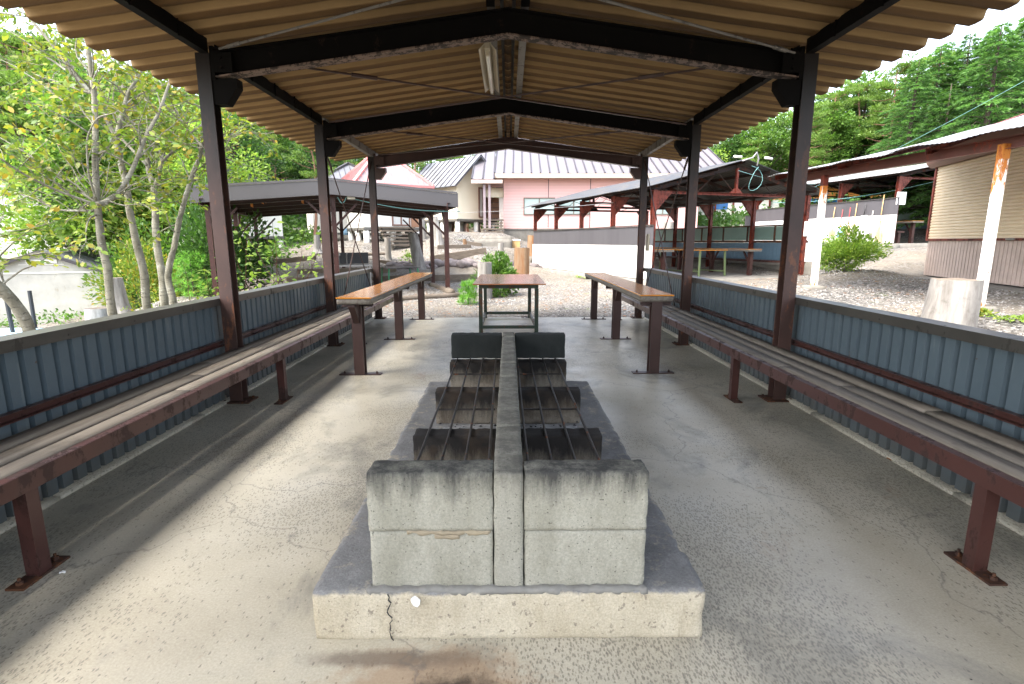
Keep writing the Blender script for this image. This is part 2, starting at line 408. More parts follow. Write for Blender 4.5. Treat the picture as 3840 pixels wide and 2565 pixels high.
MT['bback'] = mat_block('blackened_back_block', (.03,.033,.03), (.045,.05,.046), (.012,.014,.013), .3, .5, .7)
MT['spine'] = mat_block('spine_block', (.235,.228,.18), (.365,.352,.295), (.085,.08,.068), .50, .60, .85)
MT['bar'] = mat_paint('heat_scaled_bar', (.035,.028,.024), (.21,.075,.03), .58, .55, 11, .9)
MT['tubeglass'] = mat('frosted_lamp_tube', (.75,.74,.68), (.7,.69,.62), rough=.25)
MT['lampmetal'] = mat_paint('yellowed_enamel', (.50,.44,.32), (.22,.10,.04), .63, .4, 9, .8)
MT['white'] = mat('white_siding', (.80,.78,.72), (.74,.71,.63), 1.5, .55, bump=.1, bscale=20)
MT['whitewall'] = mat_paint('white_corrugated_siding', (.80,.79,.74), (.5,.42,.3), .72, .4, 1.5, .4, c2=(.74,.73,.68))
MT['cream'] = mat('cream_siding', (.86,.79,.62), (.82,.75,.57), 1.5, .6)
MT['pink'] = None
MT['greypanel'] = mat('grey_panel', (.075,.071,.075), (.062,.058,.062), 1, .5, st=(3,3,.3))
MT['fascia'] = mat('grey_fascia_metal', (.085,.079,.079), (.075,.07,.07), .6, .45)
MT['darkroof'] = mat('dark_roof_underside', (.085,.095,.095), (.045,.05,.05), 2, .6)
MT['darkrust'] = mat_paint('dark_brown_truss_steel', (.035,.02,.016), (.11,.035,.02), .55, .6, 4)
MT['oldzinc'] = mat_paint('dull_old_zinc_sheet', (.055,.055,.055), (.14,.12,.10), .52, .5, 3, .6)
MT['postsoot'] = mat_post()
MT['zinc'] = mat_paint('pale_zinc_sheet', (.38,.37,.355), (.2,.15,.1), .66, .35, 3, .5, metal=.3)
MT['red'] = mat_paint('peeling_red_steel', (.20,.038,.02), (.05,.02,.016), .50, .45, 9, .8, c2=(.15,.032,.02))
MT['redwhite'] = mat_paint('rust_streaked_white_post', (.78,.75,.70), (.50,.17,.03), .545, .5, 5, .95)
def mat_awnpost():
    t = NT('rust_streaked_white_post'); z = t.sep()[2]
    n = t.noise(4, 8, .75, t.map((1.5,1.5,.45)))
    e = t.ramp(z, [(-.3,0),(0,.35)])
    top = t.ramp(t.math('DIVIDE', z, 3), [(0,.14),(.12,.0),(.50,.0),(.68,.16)])
    f = t.ramp(t.math('ADD', n, top), [(.575,0),(.62,1)])
    col = t.mix(f, (.76,.73,.68), (.50,.17,.03))
    col = t.mix(t.ramp(t.noise(16,6,.7), [(.60,0),(.64,.8)]), col, (.14,.06,.03))
    t.bump(n, .2); return t.fin(col, .6, 0, .3)
MT['redwhite'] = mat_awnpost()
MT['rustorange'] = mat_paint('orange_rust_steel', (.55,.20,.03), (.30,.06,.02), .55, .6, 6)
MT['brownpaint'] = mat('brown_shutter_box', (.20,.105,.075), (.17,.09,.065), 1, .5)
MT['shutter'] = mat('beige_roller_shutter', (.80,.66,.46), (.74,.60,.41), 1.5, .45)
MT['skirt'] = mat_paint('taupe_siding', (.60,.47,.40), (.30,.13,.06), .70, .5, 3, .5)
MT['concrete'] = mat('weathered_concrete', (.22,.205,.175), (.14,.13,.11), 3, .9, bump=.5, spots=((.16,.15,.12), 2.2, .6))
MT['greenpanel'] = mat('pale_green_panel', (.20,.30,.25), (.17,.26,.22), 2, .4)
MT['bluecorr'] = mat('blue_corrugated', (.12,.19,.24), (.09,.15,.2), 3, .45)
MT['log'] = mat_wood('bleached_log', (.19,.16,.125), (.10,.08,.06), 0, .85, 18, (.15,.10,.07))
MT['stumpv'] = mat_wood('bleached_stump', (.40,.385,.35), (.15,.135,.115), 2, .85, 9, (.05,.04,.03), .9)
MT['stumpo'] = mat_wood('orange_rotting_stump', (.24,.185,.12), (.20,.085,.03), 2, .85, 12, (.14,.08,.05), .6)
MT['barkdark'] = mat_wood('dark_bark', (.10,.08,.06), (.06,.045,.035), 2, .9, 6, (.03,.025,.02), .8)
MT['barkpine'] = mat_wood('red_pine_bark', (.30,.165,.11), (.19,.11,.08), 2, .9, 5, (.08,.06,.05), .8)
MT['rock'] = mat('mauve_river_rock', (.22,.185,.175), (.13,.11,.105), 5, .85, bump=.5, bscale=30)
MT['glass'] = mat('curtained_window_glass', (.42,.50,.47), (.30,.38,.36), 1, .08)
MT['black'] = mat('black_plastic', (.02,.02,.022), (.03,.03,.03), 3, .5)
MT['cable'] = mat('pale_cyan_cable', (.16,.34,.32), (.13,.28,.27), 3, .5)
MT['tarp'] = mat('light_blue_sheet', (.35,.55,.72), (.3,.5,.68), 2, .4)
MT['blue'] = mat('blue_plastic', (.04,.16,.42), (.05,.2,.5), 2, .4)
MT['orange'] = mat('orange_paint', (.65,.26,.06), (.6,.22,.05), 2, .5)
MT['straw'] = mat('straw', (.52,.42,.27), (.40,.31,.19), 20, .9)
MT['handle'] = mat('yellow_wood_handle', (.62,.40,.17), (.55,.34,.14), 10, .5)
MT['redhandle'] = mat('red_handle', (.38,.04,.04), (.3,.03,.03), 10, .4)
MT['paper'] = mat('white_paper', (.8,.8,.78), (.76,.76,.74), 2, .7)
MT['curtain'] = mat('pale_curtain', (.6,.6,.56), (.5,.5,.47), 8, .8, st=(6,6,.3))
MT['shelfwood'] = mat('warm_wood_shelf', (.34,.18,.10), (.28,.14,.08), 4, .6)
MT['soil'] = mat('brown_soil', (.25,.17,.10), (.18,.12,.07), 2, .95, bump=.4)
def mat_bark():
    t = NT('grey_olive_bark')
    col = t.ramp(t.noise(3, 8, .7, t.map((2,2,1))), [(.35,(.11,.10,.07)),(.65,(.27,.255,.20))])
    col = t.mix(t.ramp(t.noise(1, 5, .7, t.map((10,10,55))), [(.57,0),(.62,.75)]), col, (.05,.045,.035))
    col = t.mix(t.ramp(t.noise(5, 5, .7), [(.58,0),(.63,.6)]), col, (.36,.36,.31))
    t.bump(t.noise(1, 6, .7, t.map((9,9,45))), .6, .01)
    return t.fin(col, .85, 0, .2)
def mat_ribs(name, c, dark, pitch, ax, rough=.5, width=.06, c2=None):
    t = NT(name); s = t.sep()[ax]
    fr = t.math('FRACT', t.math('DIVIDE', s, pitch))
    f = t.math('LESS_THAN', fr, width)
    col = t.ramp(t.noise(.8,6,.6), [(.3,c),(.7,c2 or tuple(x*.93 for x in c))])
    return t.fin(t.mix(f, col, dark), rough)
MT['bark'] = mat_bark()
MT['pink'] = mat_ribs('pink_clapboard', (.74,.44,.40), (.52,.28,.25), .145, 2, .6, .09)
MT['pinkroof'] = mat('mauve_grey_metal_roof', (.19,.17,.18), (.165,.15,.16), 1, .35, metal=.25)
MT['roofseam'] = mat('dark_roof_seam', (.05,.043,.047), (.04,.035,.038), 1, .4)
MT['greyroof'] = mat('light_grey_metal_roof', (.19,.19,.20), (.16,.16,.17), 1, .35, metal=.25)
MT['redroof'] = mat('faded_red_roof_trim', (.55,.21,.20), (.50,.18,.17), 1, .5)
MT['pinkwhiteroof'] = mat('pinkish_white_roof', (.30,.235,.23), (.26,.205,.20), 1, .4, metal=.2)
L_yg = mat_leaf('yellow_green_leaves', [(0.105,0.193,0.035),(0.211,0.290,0.044),(0.316,0.334,0.052),(0.079,0.159,0.030),(0.228,0.299,0.044),(0.404,0.264,0.044)], .36)
L_mid = mat_leaf('mid_green_leaves', [(0.068,0.151,0.034),(0.106,0.212,0.042),(0.151,0.257,0.053),(0.090,0.182,0.034)], .4)
L_dark = mat_leaf('dark_green_leaves', [(0.036,0.094,0.025),(0.058,0.130,0.032),(0.086,0.173,0.043),(0.050,0.108,0.025)], .4, patch=.25)
L_cedar = mat_leaf('cedar_needles', [(0.068,0.160,0.054),(0.099,0.213,0.065),(0.144,0.274,0.076),(0.092,0.190,0.057)], .4, patch=.3)
L_pine = mat_leaf('pine_needles', [(0.103,0.183,0.047),(0.158,0.253,0.059),(0.213,0.317,0.079),(0.127,0.213,0.055)], .4, patch=.3)
L_light = mat_leaf('light_green_leaves', [(0.162,0.288,0.054),(0.244,0.378,0.072),(0.342,0.432,0.090),(0.118,0.234,0.046)], .45)

# ------------------------------------------------------------ terrain
CP = [(0,0,-.1),(-3,0,-.12),(3,0,-.1),(0,5,-.15),(0,9,-.12),(-2.5,9.3,-.09),(2.5,9.3,-.07),(0,10.5,-.05),(0,12,-.04),(-3,10,-.05),(3.2,10.5,0),(3.3,13,.08),(2.4,16,.08),
 (1.6,19,.1),(.9,22,.2),(0,17,0),(.2,14.5,-.02),(4.5,13,.1),(8.5,15,.2),(5,10,.13),(6.3,11,.33),(7,8,.3),(4.5,6,.05),(3.2,4,-.07),(5.5,4,.15),
 (5.5,17,.1),(6,21,.15),(3,23,.15),(10,12.5,.42),(10,9,.42),(12,6,.45),(9,13.8,.58),(11,16,.75),(13,18,1.0),(14.5,19,1.1),(12.6,22,1.05),(12,25,1.15),(9.5,20,.7),(9,24,1.0),
 (-2.3,17,0),(-1,18.5,.15),(-3.4,19.5,.32),(-2,20.6,.45),(0,20.6,.4),(-1,22.3,.85),(-1,23.6,1.08),(1.3,24.5,1.0),(3,27,1.15),(-2.3,25,1.7),(-4,26.5,1.75),(-2.6,28,1.8),(-1,26,1.72),
 (-6,21,.75),(-7,23.5,1.25),(-6,25.5,1.4),(-10,27,1.35),(-7,17.5,.15),(-5,18,.2),(-7.3,12.6,.02),(-4.5,14,0),(-10,18,.2),(-12,22,.7),(-5,7,-.15),(-4,4,-.12),(-5,2,-.3),
 (-8,8,-.6),(-8,11,-.35),(-10.5,13,-.9),(-10.5,16,-.7),(-14,15,-1),(-14,19,-.5),(-18,20,-.3),(-20,24,.5),
 (0,33,1.8),(10,32,2.2),(0,40,4.5),(-15,32,2.2),(-20,38,4.5),(-35,30,4),(-35,42,8),(0,55,6),(-25,55,12),(18,30,2.2),(22,24,2),(26,32,2.8),(22,40,4),(35,35,5),(35,22,4),(10,45,4),(30,50,7),(50,45,9),
 (0,80,11),(-60,50,14),(-60,90,24),(60,80,16),(0,130,18),(80,130,24),(-80,130,34),(0,-30,-.3),(-40,-30,-1),(40,-30,.5),(70,10,6),(-60,0,-1),(-40,12,0)]
CPA = np.array(CP)
def ground(x, y):
    d2 = (CPA[:,0]-x)**2+(CPA[:,1]-y)**2+.15
    w_ = d2**-1.9
    return float((w_*CPA[:,2]).sum()/w_.sum())
def tline(a, b, n):
    return [a+(b-a)*i/n for i in range(n)]
def terrain():
    xs = tline(-160,-40,12)+tline(-40,-16,24)+tline(-16,18,110)+tline(18,44,26)+tline(44,161,13)
    ys = tline(-60,-4,10)+tline(-4,30,110)+tline(30,60,30)+tline(60,181,15)
    vs = []
    for y in ys:
        for x in xs:
            z = ground(x, y)
            if abs(x) < 2.7 and -1.6 < y < 9.4: z = min(z, -.12)
            else: z += .012*noise.noise(Vector((x*2.3,y*2.3,0)))+.03*noise.noise(Vector((x*.5,y*.5,3)))*min(1,abs(z)*2)
            vs.append((x,y,z))
    nx = len(xs)
    fs = [(j*nx+i, j*nx+i+1, (j+1)*nx+i+1, (j+1)*nx+i) for j in range(len(ys)-1) for i in range(nx-1)]
    m = MB(); m.add(vs, fs); o = m.build('ground', MT['gravel'], smooth=True); tag(o, 'pale gravel and earth rising to wooded hills', kind='structure')
terrain()
m = MB(); m.box((-2.62,-1.5,-.3),(2.62,9.21,0)); tag(m.build('concrete_floor', MT['floor']), 'stained concrete slab under the picnic shelter', kind='structure')
m = MB()
for sx in (-1,1):
    for k in range(8): m.rough((sx*2.295, -1.4+k*1.32, -.02),(sx*2.44, -1.4+(k+1)*1.32-.004, .022), .12, .006, .003, 6, k)
tag(m.build('kerb', MT['floor'], smooth=True, weld=True), 'low concrete kerb strips along the shelter sides', kind='structure')

# ------------------------------------------------------------ main picnic shelter
PY = [-.58, 1.85, 4.28, 6.71, 9.13]
SL = .136
def zb(x): return 2.78-SL*abs(x)         # rafter underside
def zr(x): return 3.045-SL*abs(x)        # roof sheet underside
SH = thing('picnic_shelter', 'long open-sided shelter with brown steel posts and corrugated roof over the fire pit', 'shelter', (0,4.3,0))
OFF = (0,4.3,0)
def bolt(mb, p, ax, r=.011, h=.012):
    p = Vector(p); a = Vector(ax); mb.tube([p, p+a*h], r, 6)
for i,y in enumerate(PY):
    near = i < 3
    for sx in (-1,1):
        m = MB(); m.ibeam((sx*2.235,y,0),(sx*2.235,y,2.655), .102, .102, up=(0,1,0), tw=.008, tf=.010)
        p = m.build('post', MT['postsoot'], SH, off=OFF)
        b = MB(); b.box((sx*2.12,y-.09,0),(sx*2.34,y+.09,.012))
        for dx in (-.085,.085): bolt(b, (sx*2.235+dx,y-.065,.012), (0,0,1)); bolt(b, (sx*2.235+dx,y+.065,.012), (0,0,1))
        b.build('base_plate', MT['rust'], p, off=OFF)
        # half rafter
        m = MB(); x0, x1 = 2.17, 0.0
        m.mi = 0
        a0 = Vector((sx*x0, y, zb(x0)+.09)); a1 = Vector((0, y, zb(0)+.09))
        W = .05; H = .09
        for (h0,h1,wd,mi) in ((-H,-H+.011,W,1),(H-.011,H,W,0),(-H+.011,H-.011,.004,0)):
            m.mi = mi
            vs = [(a.x, y+s_*wd, a.z+hh) for a in (a0,a1) for s_,hh in ((-1,h0),(1,h0),(1,h1),(-1,h1))]
            m.hexa([vs[0],vs[4],vs[5],vs[1],vs[3],vs[7],vs[6],vs[2]] if sx > 0 else [vs[4],vs[0],vs[1],vs[5],vs[7],vs[3],vs[2],vs[6]])
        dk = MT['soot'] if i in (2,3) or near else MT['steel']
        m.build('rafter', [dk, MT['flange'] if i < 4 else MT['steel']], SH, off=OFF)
        g = MB(); xs = sx
        g.box((xs*2.178,y-.056,2.47),(xs*2.15,y+.056,2.70)); g.box((xs*2.15,y-.0555,2.52),(xs*2.02,y-.045,2.655))
        for bz in (2.56,2.63):
            bolt(g, (xs*2.10,y-.056,bz-.01), (0,-1,0))
        g.build('end_plate', dk, SH, off=OFF)
        g = MB(); poly = [(xs*2.178,2.475),(xs*2.0,2.475+.006),(xs*2.0,2.42),(xs*2.09,2.30),(xs*2.178,2.30)]
        if xs > 0: poly = poly[::-1]
        g.prism(poly, y-.045, y+.045); g.build('gusset', dk, SH, off=OFF)
    m = MB(); m.prism([(-.06,zb(0)-.002),(.06,zb(0)-.002),(.06,2.95),(-.06,2.95)], y-.007, y+.007); m.build('apex_splice', MT['soot'] if i < 4 else MT['steel'], SH, off=OFF)
for i in range(4):
    y0, y1 = PY[i]+.052, PY[i+1]-.052
    if i == 0: y0 = -1.1
    if i == 3: y1 = 9.5
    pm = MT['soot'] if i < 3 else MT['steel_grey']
    for sx in (-1,1):
        m = MB(); m.chan((sx*2.215,y0,2.70),(sx*2.215,y1,2.70), .06, .10, flip=sx)
        n_ = int((y1-y0)/.233)
        for k in range(n_):   # hook bolts over the purlin
            yy = y0+.1+k*.233*2
            if yy < y1-.05: m.bar((sx*2.18,yy,2.64),(sx*2.18,yy,2.755), .010, .010, (0,1,0))
        m.build('eave_purlin', pm, SH, off=OFF)
        m = MB(); m.chan((sx*.125,y0,2.985),(sx*.125,y1,2.985), .062, .05, flip=sx)
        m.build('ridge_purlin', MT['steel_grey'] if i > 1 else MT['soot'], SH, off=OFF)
        m = MB(); m.chan((sx*1.15,y0,2.845),(sx*1.15,y0+.001,2.845), .01, .01)
    # horizontal cross rods
    for sx in (-1,1):
        a = Vector((sx*2.1, PY[i]+.06, 2.665)); b = Vector((-sx*2.1, PY[i+1]-.06, 2.665+.012*sx))
        m = MB(); m.tube([a,b], .0085, 6); c = a+(b-a)*.19; d = a+(b-a)*.235
        m.tube([c,d], .017, 6); m.tube([b+(a-b)*.02, b+(a-b)*.05], .014, 6)
        m.build('tie_rod', MT['steel_grey'] if i in (1,) else MT['steel'], SH, off=OFF)
# corrugated sheets, one per slope
PITCH = .2333
def roof_sheet(sx):
    m = MB(); y0, y1 = -1.15, 9.62; n = int((y1-y0)/PITCH)
    prof = [(0,.05),(.22,.05),(.26,.042),(.31,.004),(.36,-.003),(.58,-.006),(.78,-.002),(.86,.010),(.95,.042)]
    rows = []
    for k in range(n):
        for t,z in prof: rows.append((y0+(k+t)*PITCH, z))
    XS = [.06,.12,.8,1.6,2.2,2.7,2.94]
    for t_, top in ((0,0),(.009,1)):
        vs = [(sx*x, y+.003*noise.noise(Vector((x,y*2,0))), zr(x)+z+t_+.004*noise.noise(Vector((x*.9,y*.7,sx)))) for (y,z) in rows for x in XS]
        nx = len(XS)
        fs = [(j*nx+i, j*nx+i+1, (j+1)*nx+i+1, (j+1)*nx+i) for j in range(len(rows)-1) for i in range(nx-1)]
        m.add(vs, fs)
    nn = len(rows)*nx
    m.add([m.v[j*nx+nx-1] for j in range(len(rows))]+[m.v[nn+j*nx+nx-1] for j in range(len(rows))], [(j,j+1,len(rows)+j+1,len(rows)+j) for j in range(len(rows)-1)])
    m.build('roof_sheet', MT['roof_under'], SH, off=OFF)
for sx in (-1,1): roof_sheet(sx)
m = MB(); m.prism([(-.2,3.07),(0,3.12),(.2,3.07),(.2,3.08),(0,3.13),(-.2,3.08)][::-1], -1.15, 9.5)
m.build('ridge_cap', MT['darkroof'], SH, off=OFF)
m = MB()
MB().prism([(-.1,2.98),(.1,2.98),(.1,3.094),(0,3.119),(-.1,3.094)], 9.47, 9.48).build('ridge_end', MT['darkroof'], SH, off=OFF)
yy = -1.1
m = MB()
while yy < 9.4:
    m.prism([(-.032,3.035),(0,3.025),(.032,3.035),(.032,3.041),(-.032,3.041)][::-1], yy, yy+.80); yy += .82
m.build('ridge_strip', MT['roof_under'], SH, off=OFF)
# vertical cross bracing in the far bay
for sx in (-1,1):
    for (a,b) in (((sx*2.2,6.78,2.34),(sx*2.2,9.05,.10)),((sx*2.215,9.06,2.60),(sx*2.215,6.78,.12))):
        m = MB(); a = Vector(a); b = Vector(b); m.tube([a,b], .0075, 6); m.tube([a+(b-a)*.02,a+(b-a)*.07], .013, 6)
        m.build('brace_rod', MT['steel'], SH, off=OFF)
# switch box on far right post
m = MB(); m.box((2.33,9.06,1.14),(2.36,9.22,1.42)); bx = m.build('switch_box', MT['lampmetal'], SH, off=OFF, bevel=.004)

# low corrugated walls
def low_wall(sx, lab):
    W_ = thing('low_wall', lab, 'wall', (sx*2.36,4.3,0)); off = (sx*2.36,4.3,0)
    for i in range(4):
        y0 = PY[i]+.0 if i else -1.15; y1 = PY[i+1] if i < 3 else 9.13
        y0 += .004; y1 -= .004
        m = MB(); pr = [(0,0),(.66,0),(.72,.026),(.92,.026),(1,0)]; pt = .098
        pts = []; k = 0
        while y0+k*pt < y1:
            for t,d in pr[:-1]:
                y = y0+(k+t)*pt
                if y <= y1: pts.append((y,d))
            k += 1
        pts.append((y1,0))
        n = len(pts); vs = []
        for zz in (.008,.30,.55,.84):
            for (y,d) in pts: vs.append((sx*(2.345+d+.004*noise.noise(Vector((y*1.5,zz*2,sx)))), y, zz))
        m.add(vs, [(j*n+q, j*n+q+1, (j+1)*n+q+1, (j+1)*n+q) for j in range(3) for q in range(n-1)])
        m.build('siding_panel', MT['corr'], W_, off=off)
        # exterior sheet
        m = MB(); m.box((sx*2.40,y0,-.1),(sx*2.405,y1,.84)); m.build('outer_sheet', MT['greypanel'], W_, off=off)
        m = MB(); m.box((sx*2.29,y0,.845),(sx*2.42,y1,.857)); m.box((sx*2.29,y0,.80),(sx*2.298,y1,.845))
        yy = y0+.4
        while yy < y1: bolt(m, (sx*2.29,yy,.822), (-sx,0,0), .006, .004); yy += .5
        m.build('cap_rail', MT['cap'], W_, off=off)
        m = MB(); m.chan((sx*2.318,y0,.495),(sx*2.318,y1,.495), .04, .045, flip=-sx); m.build('back_rail', MT['bench_steel'], W_, off=off)
low_wall(-1, 'low blue-grey corrugated wall behind the left bench')
low_wall(1, 'low blue-grey corrugated wall behind the right bench')

# benches
def bench(sx, lab):
    B = thing('bench', lab, 'bench', (sx*2.0,4.3,0), 0, 'long slatted benches'); off = (sx*2.0,4.3,0)
    y0, y1 = -1.0, 9.02
    m = MB(); m.box((sx*1.823,y0,.365),(sx*1.829,y1,.438)); m.box((sx*1.829,y0,.432),(sx*1.87,y1,.438)); m.box((sx*1.829,y0,.365),(sx*1.87,y1,.371))
    m.build('front_channel', MT['bench_steel'], B, off=off, bevel=.002)
    m = MB(); m.chan((sx*2.12,y0,.385),(sx*2.12,y1,.385), .04, .06, flip=sx); m.build('rear_channel', MT['rust'], B, off=off)
    for k,(xa,xb) in enumerate(((1.868,1.968),(1.990,2.094),(2.120,2.222))):
        cuts = [y0, -.1+.7*k, 3.05+.35*k, 5.9-.3*k, y1] if sx < 0 else [y0, .3-.3*k, 3.6-.5*k, 6.3+.2*k, y1]
        for a,b in zip(cuts, cuts[1:]):
            m = MB(); n = 10; dz = random.uniform(-.003,.004); dx = random.uniform(-.003,.003); w0 = random.uniform(0,6)
            m.rough((sx*xa+dx, a+.004, .418+dz),(sx*xb+dx, b-.004, .446+dz), .14, .006, .002, 3, w0)
            m.build('slat', MT['slat'], B, off=off, smooth=True, weld=True)
    for y in (-.5,1.93,4.28,6.71,8.95):
        m = MB(); m.box((sx*1.842,y-.028,.009),(sx*1.897,y+.028,.366)); m.box((sx*1.838,y-.032,.009),(sx*1.8455,y-.0245,.366))
        lg = m.build('leg', MT['bench_steel'], B, off=off)
        p = MB(); p.box((sx*1.835,y-.11,0),(sx*1.905,y+.11,.009)); 
        for dy in (-.082,.082): bolt(p, (sx*1.873,y+dy,.009), (0,0,1), .013, .014); p.tube([(sx*1.873,y+dy,.02),(sx*1.873,y+dy,.036)], .006, 6)
        p.build('foot_plate', MT['rust'], lg, off=off)
        c = MB(); c.bar((sx*1.87,y,.388),(sx*2.14,y,.388), .04, .03); c.build('cross_bearer', MT['rust'], B, off=off)
    return B
bench(-1, 'long bench with weathered slats and red-brown steel frame along the left wall')
bench(1, 'long bench with weathered slats and red-brown steel frame along the right wall')

# narrow high tables
def side_table(sx, lab, dark):
    T = thing('side_table', lab, 'table', (sx*1.45,7,0), 0, 'narrow varnished side tables'); off = (sx*1.45,7,0)
    y0, y1 = (4.95,9.02) if sx < 0 else (5.15,9.0); xa, xb = (1.28,1.60)
    m = MB(); m.rough((sx*xa,y0,.722),(sx*xb,y1,.775), .06, .006, .003, 5, 3+sx); m.build('table_frame', MT['edgewood'], T, off=off, smooth=True, weld=True)
    m = MB(); m.box((sx*(xa-.004),y0-.004,.7762),(sx*(xb+.004),y1+.004,.788)); m.build('tabletop', MT['varnish'], T, off=off, bevel=.003)
    for y in (5.17 if sx < 0 else 5.2,7.10,8.98):
        m = MB(); x = sx*1.47 if sx < 0 else sx*1.445
        m.ibeam((x,y,.01),(x,y,.722), .10, .095, up=(0,1,0)); lg = m.build('leg', MT['steel'], T, off=off)
        p = MB(); p.box((x-.205,y-.04,0),(x+.205,y+.04,.01))
        for dx in (-.16,.16): bolt(p, (x+dx,y,.01), (0,0,1), .012, .014); p.tube([(x+dx,y,.02),(x+dx,y,.034)], .006, 6)
        p.build('foot_plate', MT['steel'], lg, off=off)
        for d in (-1,1):
            if y0 < y+d*.2 < y1:
                b = MB(); b.prism([(y+d*.05,.715),(y+d*.20,.715),(y+d*.20,.695),(y+d*.05,.52)][::d], x-.03, x+.03, ax=0)
                b.build('bracket', MT['steel'], lg, off=off)
        b = MB(); b.chan((x-.15,y,.70),(x+.15,y,.70), .05, .04); b.build('top_bearer', MT['steel'], lg, off=off)
side_table(-1, 'narrow high table with orange varnished top and three brown legs on the left', 0)
side_table(1, 'narrow high table with orange varnished top and three brown legs on the right', 0)

# end table
ET = thing('end_table', 'square table with red-brown glossy top and rusty green frame beyond the fire pit', 'table', (0,8.4,0)); off = (0,8.4,0)
m = MB(); m.box((-.50,7.42,.705),(.52,9.62,.722)); m.build('tabletop', MT['redtop'], ET, off=off, bevel=.003)
m = MB()
for (a,b) in (((-.40,7.62),(.40,7.62)),((-.40,9.25),(.36,9.25)),((-.40,7.62),(-.40,9.25)),((.40,7.62),(.36,9.25))):
    m.bar((a[0],a[1],.672),(b[0],b[1],.672), .05, .06)
m.build('frame', MT['green'], ET, off=off)
for (x,y) in ((-.40,7.62),(.40,7.62),(-.40,9.17),(.36,9.17)):
    m = MB(); m.bar((x,y,0),(x,y,.642), .055, .055, (0,1,0)); m.build('leg', MT['green'], ET, off=off)
m = MB()
for (a,b) in (((-.372,7.62),(.372,7.62)),((-.372,9.17),(.332,9.17)),((-.40,7.648),(-.40,9.142)),((.40,7.648),(.36,9.142))):
    m.bar((a[0],a[1],.085),(b[0],b[1],.085), .04, .045)
m.build('stretcher', MT['green'], ET, off=off)

# ------------------------------------------------------------ fire pit
FP = thing('fire_pit', 'double concrete block barbecue pit with a central spine wall on a plinth', 'fire pit', (0,2.9,0)); off = (0,2.9,0)
m = MB(); m.rough((-.647,1.56,-.01),(.647,4.24,.175), .022, .012, .006, 7, 1); m.build('plinth', MT['plinth'], FP, off=off, smooth=True, weld=True)
# chipped crack line in the plinth front
m = MB(); pts = []
cr_ = random.Random(4)
for k in range(17): pts.append((-.392+.004*math.sin(k*.9)+cr_.uniform(-.006,.006), 1.5535+cr_.uniform(-.0005,.0005), .172-k*.0107))
m.tube(pts, [.0012+.0018*cr_.random() for _ in pts], 4); m.build('crack', MT['black'], FP, off=off)
B = lambda a,b,mt,seed,amp=.0034: MB().rough(a,b,.014,.0055,amp,22,seed).build('block', MT[mt], FP, off=off, smooth=True, weld=True)
for (xa,xb,s_) in ((-.454,-.0515,1),(.0475,.446,7)):
    B((xa+.002,1.583,.172),(xb-.001,1.69,.3755),'bfront',s_)
    B((xa,1.58,.378),(xb,1.69,.578),'bfront',s_+2)
    B((xa-.004,2.41,.172),(xb,2.525,.388),'bsoot',s_+3)
    B((xa-.002,3.19,.172),(xb,3.295,.388),'bsoot',s_+4)
    B((xa,4.0,.172),(xb,4.125,.386),'bsoot',s_+5)
    B((xa,4.13,.388),(xb,4.245,.578),'bback',s_+6)
ys = [1.575,2.02,2.5,2.83,3.16,3.5,3.84,4.05,4.245]
for k,(a,b) in enumerate(zip(ys,ys[1:])):
    MB().rough((-.05,a+.003,.172),(.046,b-.003,.578+.004*math.sin(k*2.)), .015,.006,.003,18,30+k).build('spine_block', MT['spine'], FP, off=off, smooth=True, weld=True)
m = MB(); m.box((-.42,1.60,.165),(.42,1.578,.176)); 
m = MB(); m.rough((-.465,1.562,.160),(.455,1.60,.183), .012, .006, .007, 30, 50); m.build('mortar_bed', mat('grey_mortar', (.23,.225,.2), (.17,.165,.15), 8, .9, bump=.5), FP, off=off, smooth=True, weld=True)
m = MB(); m.rough((-.33,1.578,.366),(-.058,1.60,.380), .010, .003, .006, 40, 51); m.rough((-.24,1.579,.350),(-.16,1.60,.366), .010, .003, .005, 40, 52); m.build('mortar_joint', mat('tan_mortar', (.32,.27,.18), (.24,.20,.14), 8, .9, bump=.5), FP, off=off, smooth=True, weld=True)
# ash on the hearth
def ash(x0,x1,y0,y1,s_):
    m = MB(); n = 14; vs = []
    for j in range(n+1):
        for i in range(n+1):
            x = x0+(x1-x0)*i/n; y = y0+(y1-y0)*j/n
            e = min(i,j,n-i,n-j)/n*2
            vs.append((x,y,.176+.014*min(1,e*2)*(.6+noise.noise(Vector((x*9,y*9,s_))))))
    m.add(vs, [(j*(n+1)+i, j*(n+1)+i+1, (j+1)*(n+1)+i+1, (j+1)*(n+1)+i) for j in range(n) for i in range(n)])
    m.build('ash_bed', mat('pale_ash', (.42,.42,.41), (.22,.22,.22), 12, .95, bump=.4), FP, off=off, smooth=True)
for s_ in (-1,1):
    for (ya,yb) in ((1.70,2.40),(2.54,3.18),(3.31,3.99)):
        ash(*sorted((s_*.06, s_*.42)), ya, yb, s_+ya)
# grates
def grate(sx, lab):
    G = thing('grill_grate', lab, 'grill', (sx*.24,2.9,.39), 0, 'steel bar grates over the fire pit'); off = (sx*.24,2.9,.39)
    for k,x in enumerate((.08,.18,.28,.38)):
        x_n = x+(.01 if sx < 0 else 0); dx = .02 if sx < 0 else -.015
        m = MB(); pts = [(sx*(x+dx*t/10), 1.76+(4.085-1.76)*t/10, .3965+.003*math.sin(t*1.3+k)) for t in range(11)]
        m.tube(pts, .0062, 7); m.build('bar', MT['bar'], G, smooth=True, off=off)
    for y in (2.84,3.64):
        m = MB(); n = 60
        m.tube([(sx*(.075+.315*t/n), y, .3825) for t in range(n+1)], [.0052+.0012*(t%2) for t in range(n+1)], 7)
        m.build('cross_bar', MT['bar'], G, off=off)
grate(-1, 'rusty steel bar grate over the left side of the fire pit')
grate(1, 'rusty steel bar grate over the right side of the fire pit')

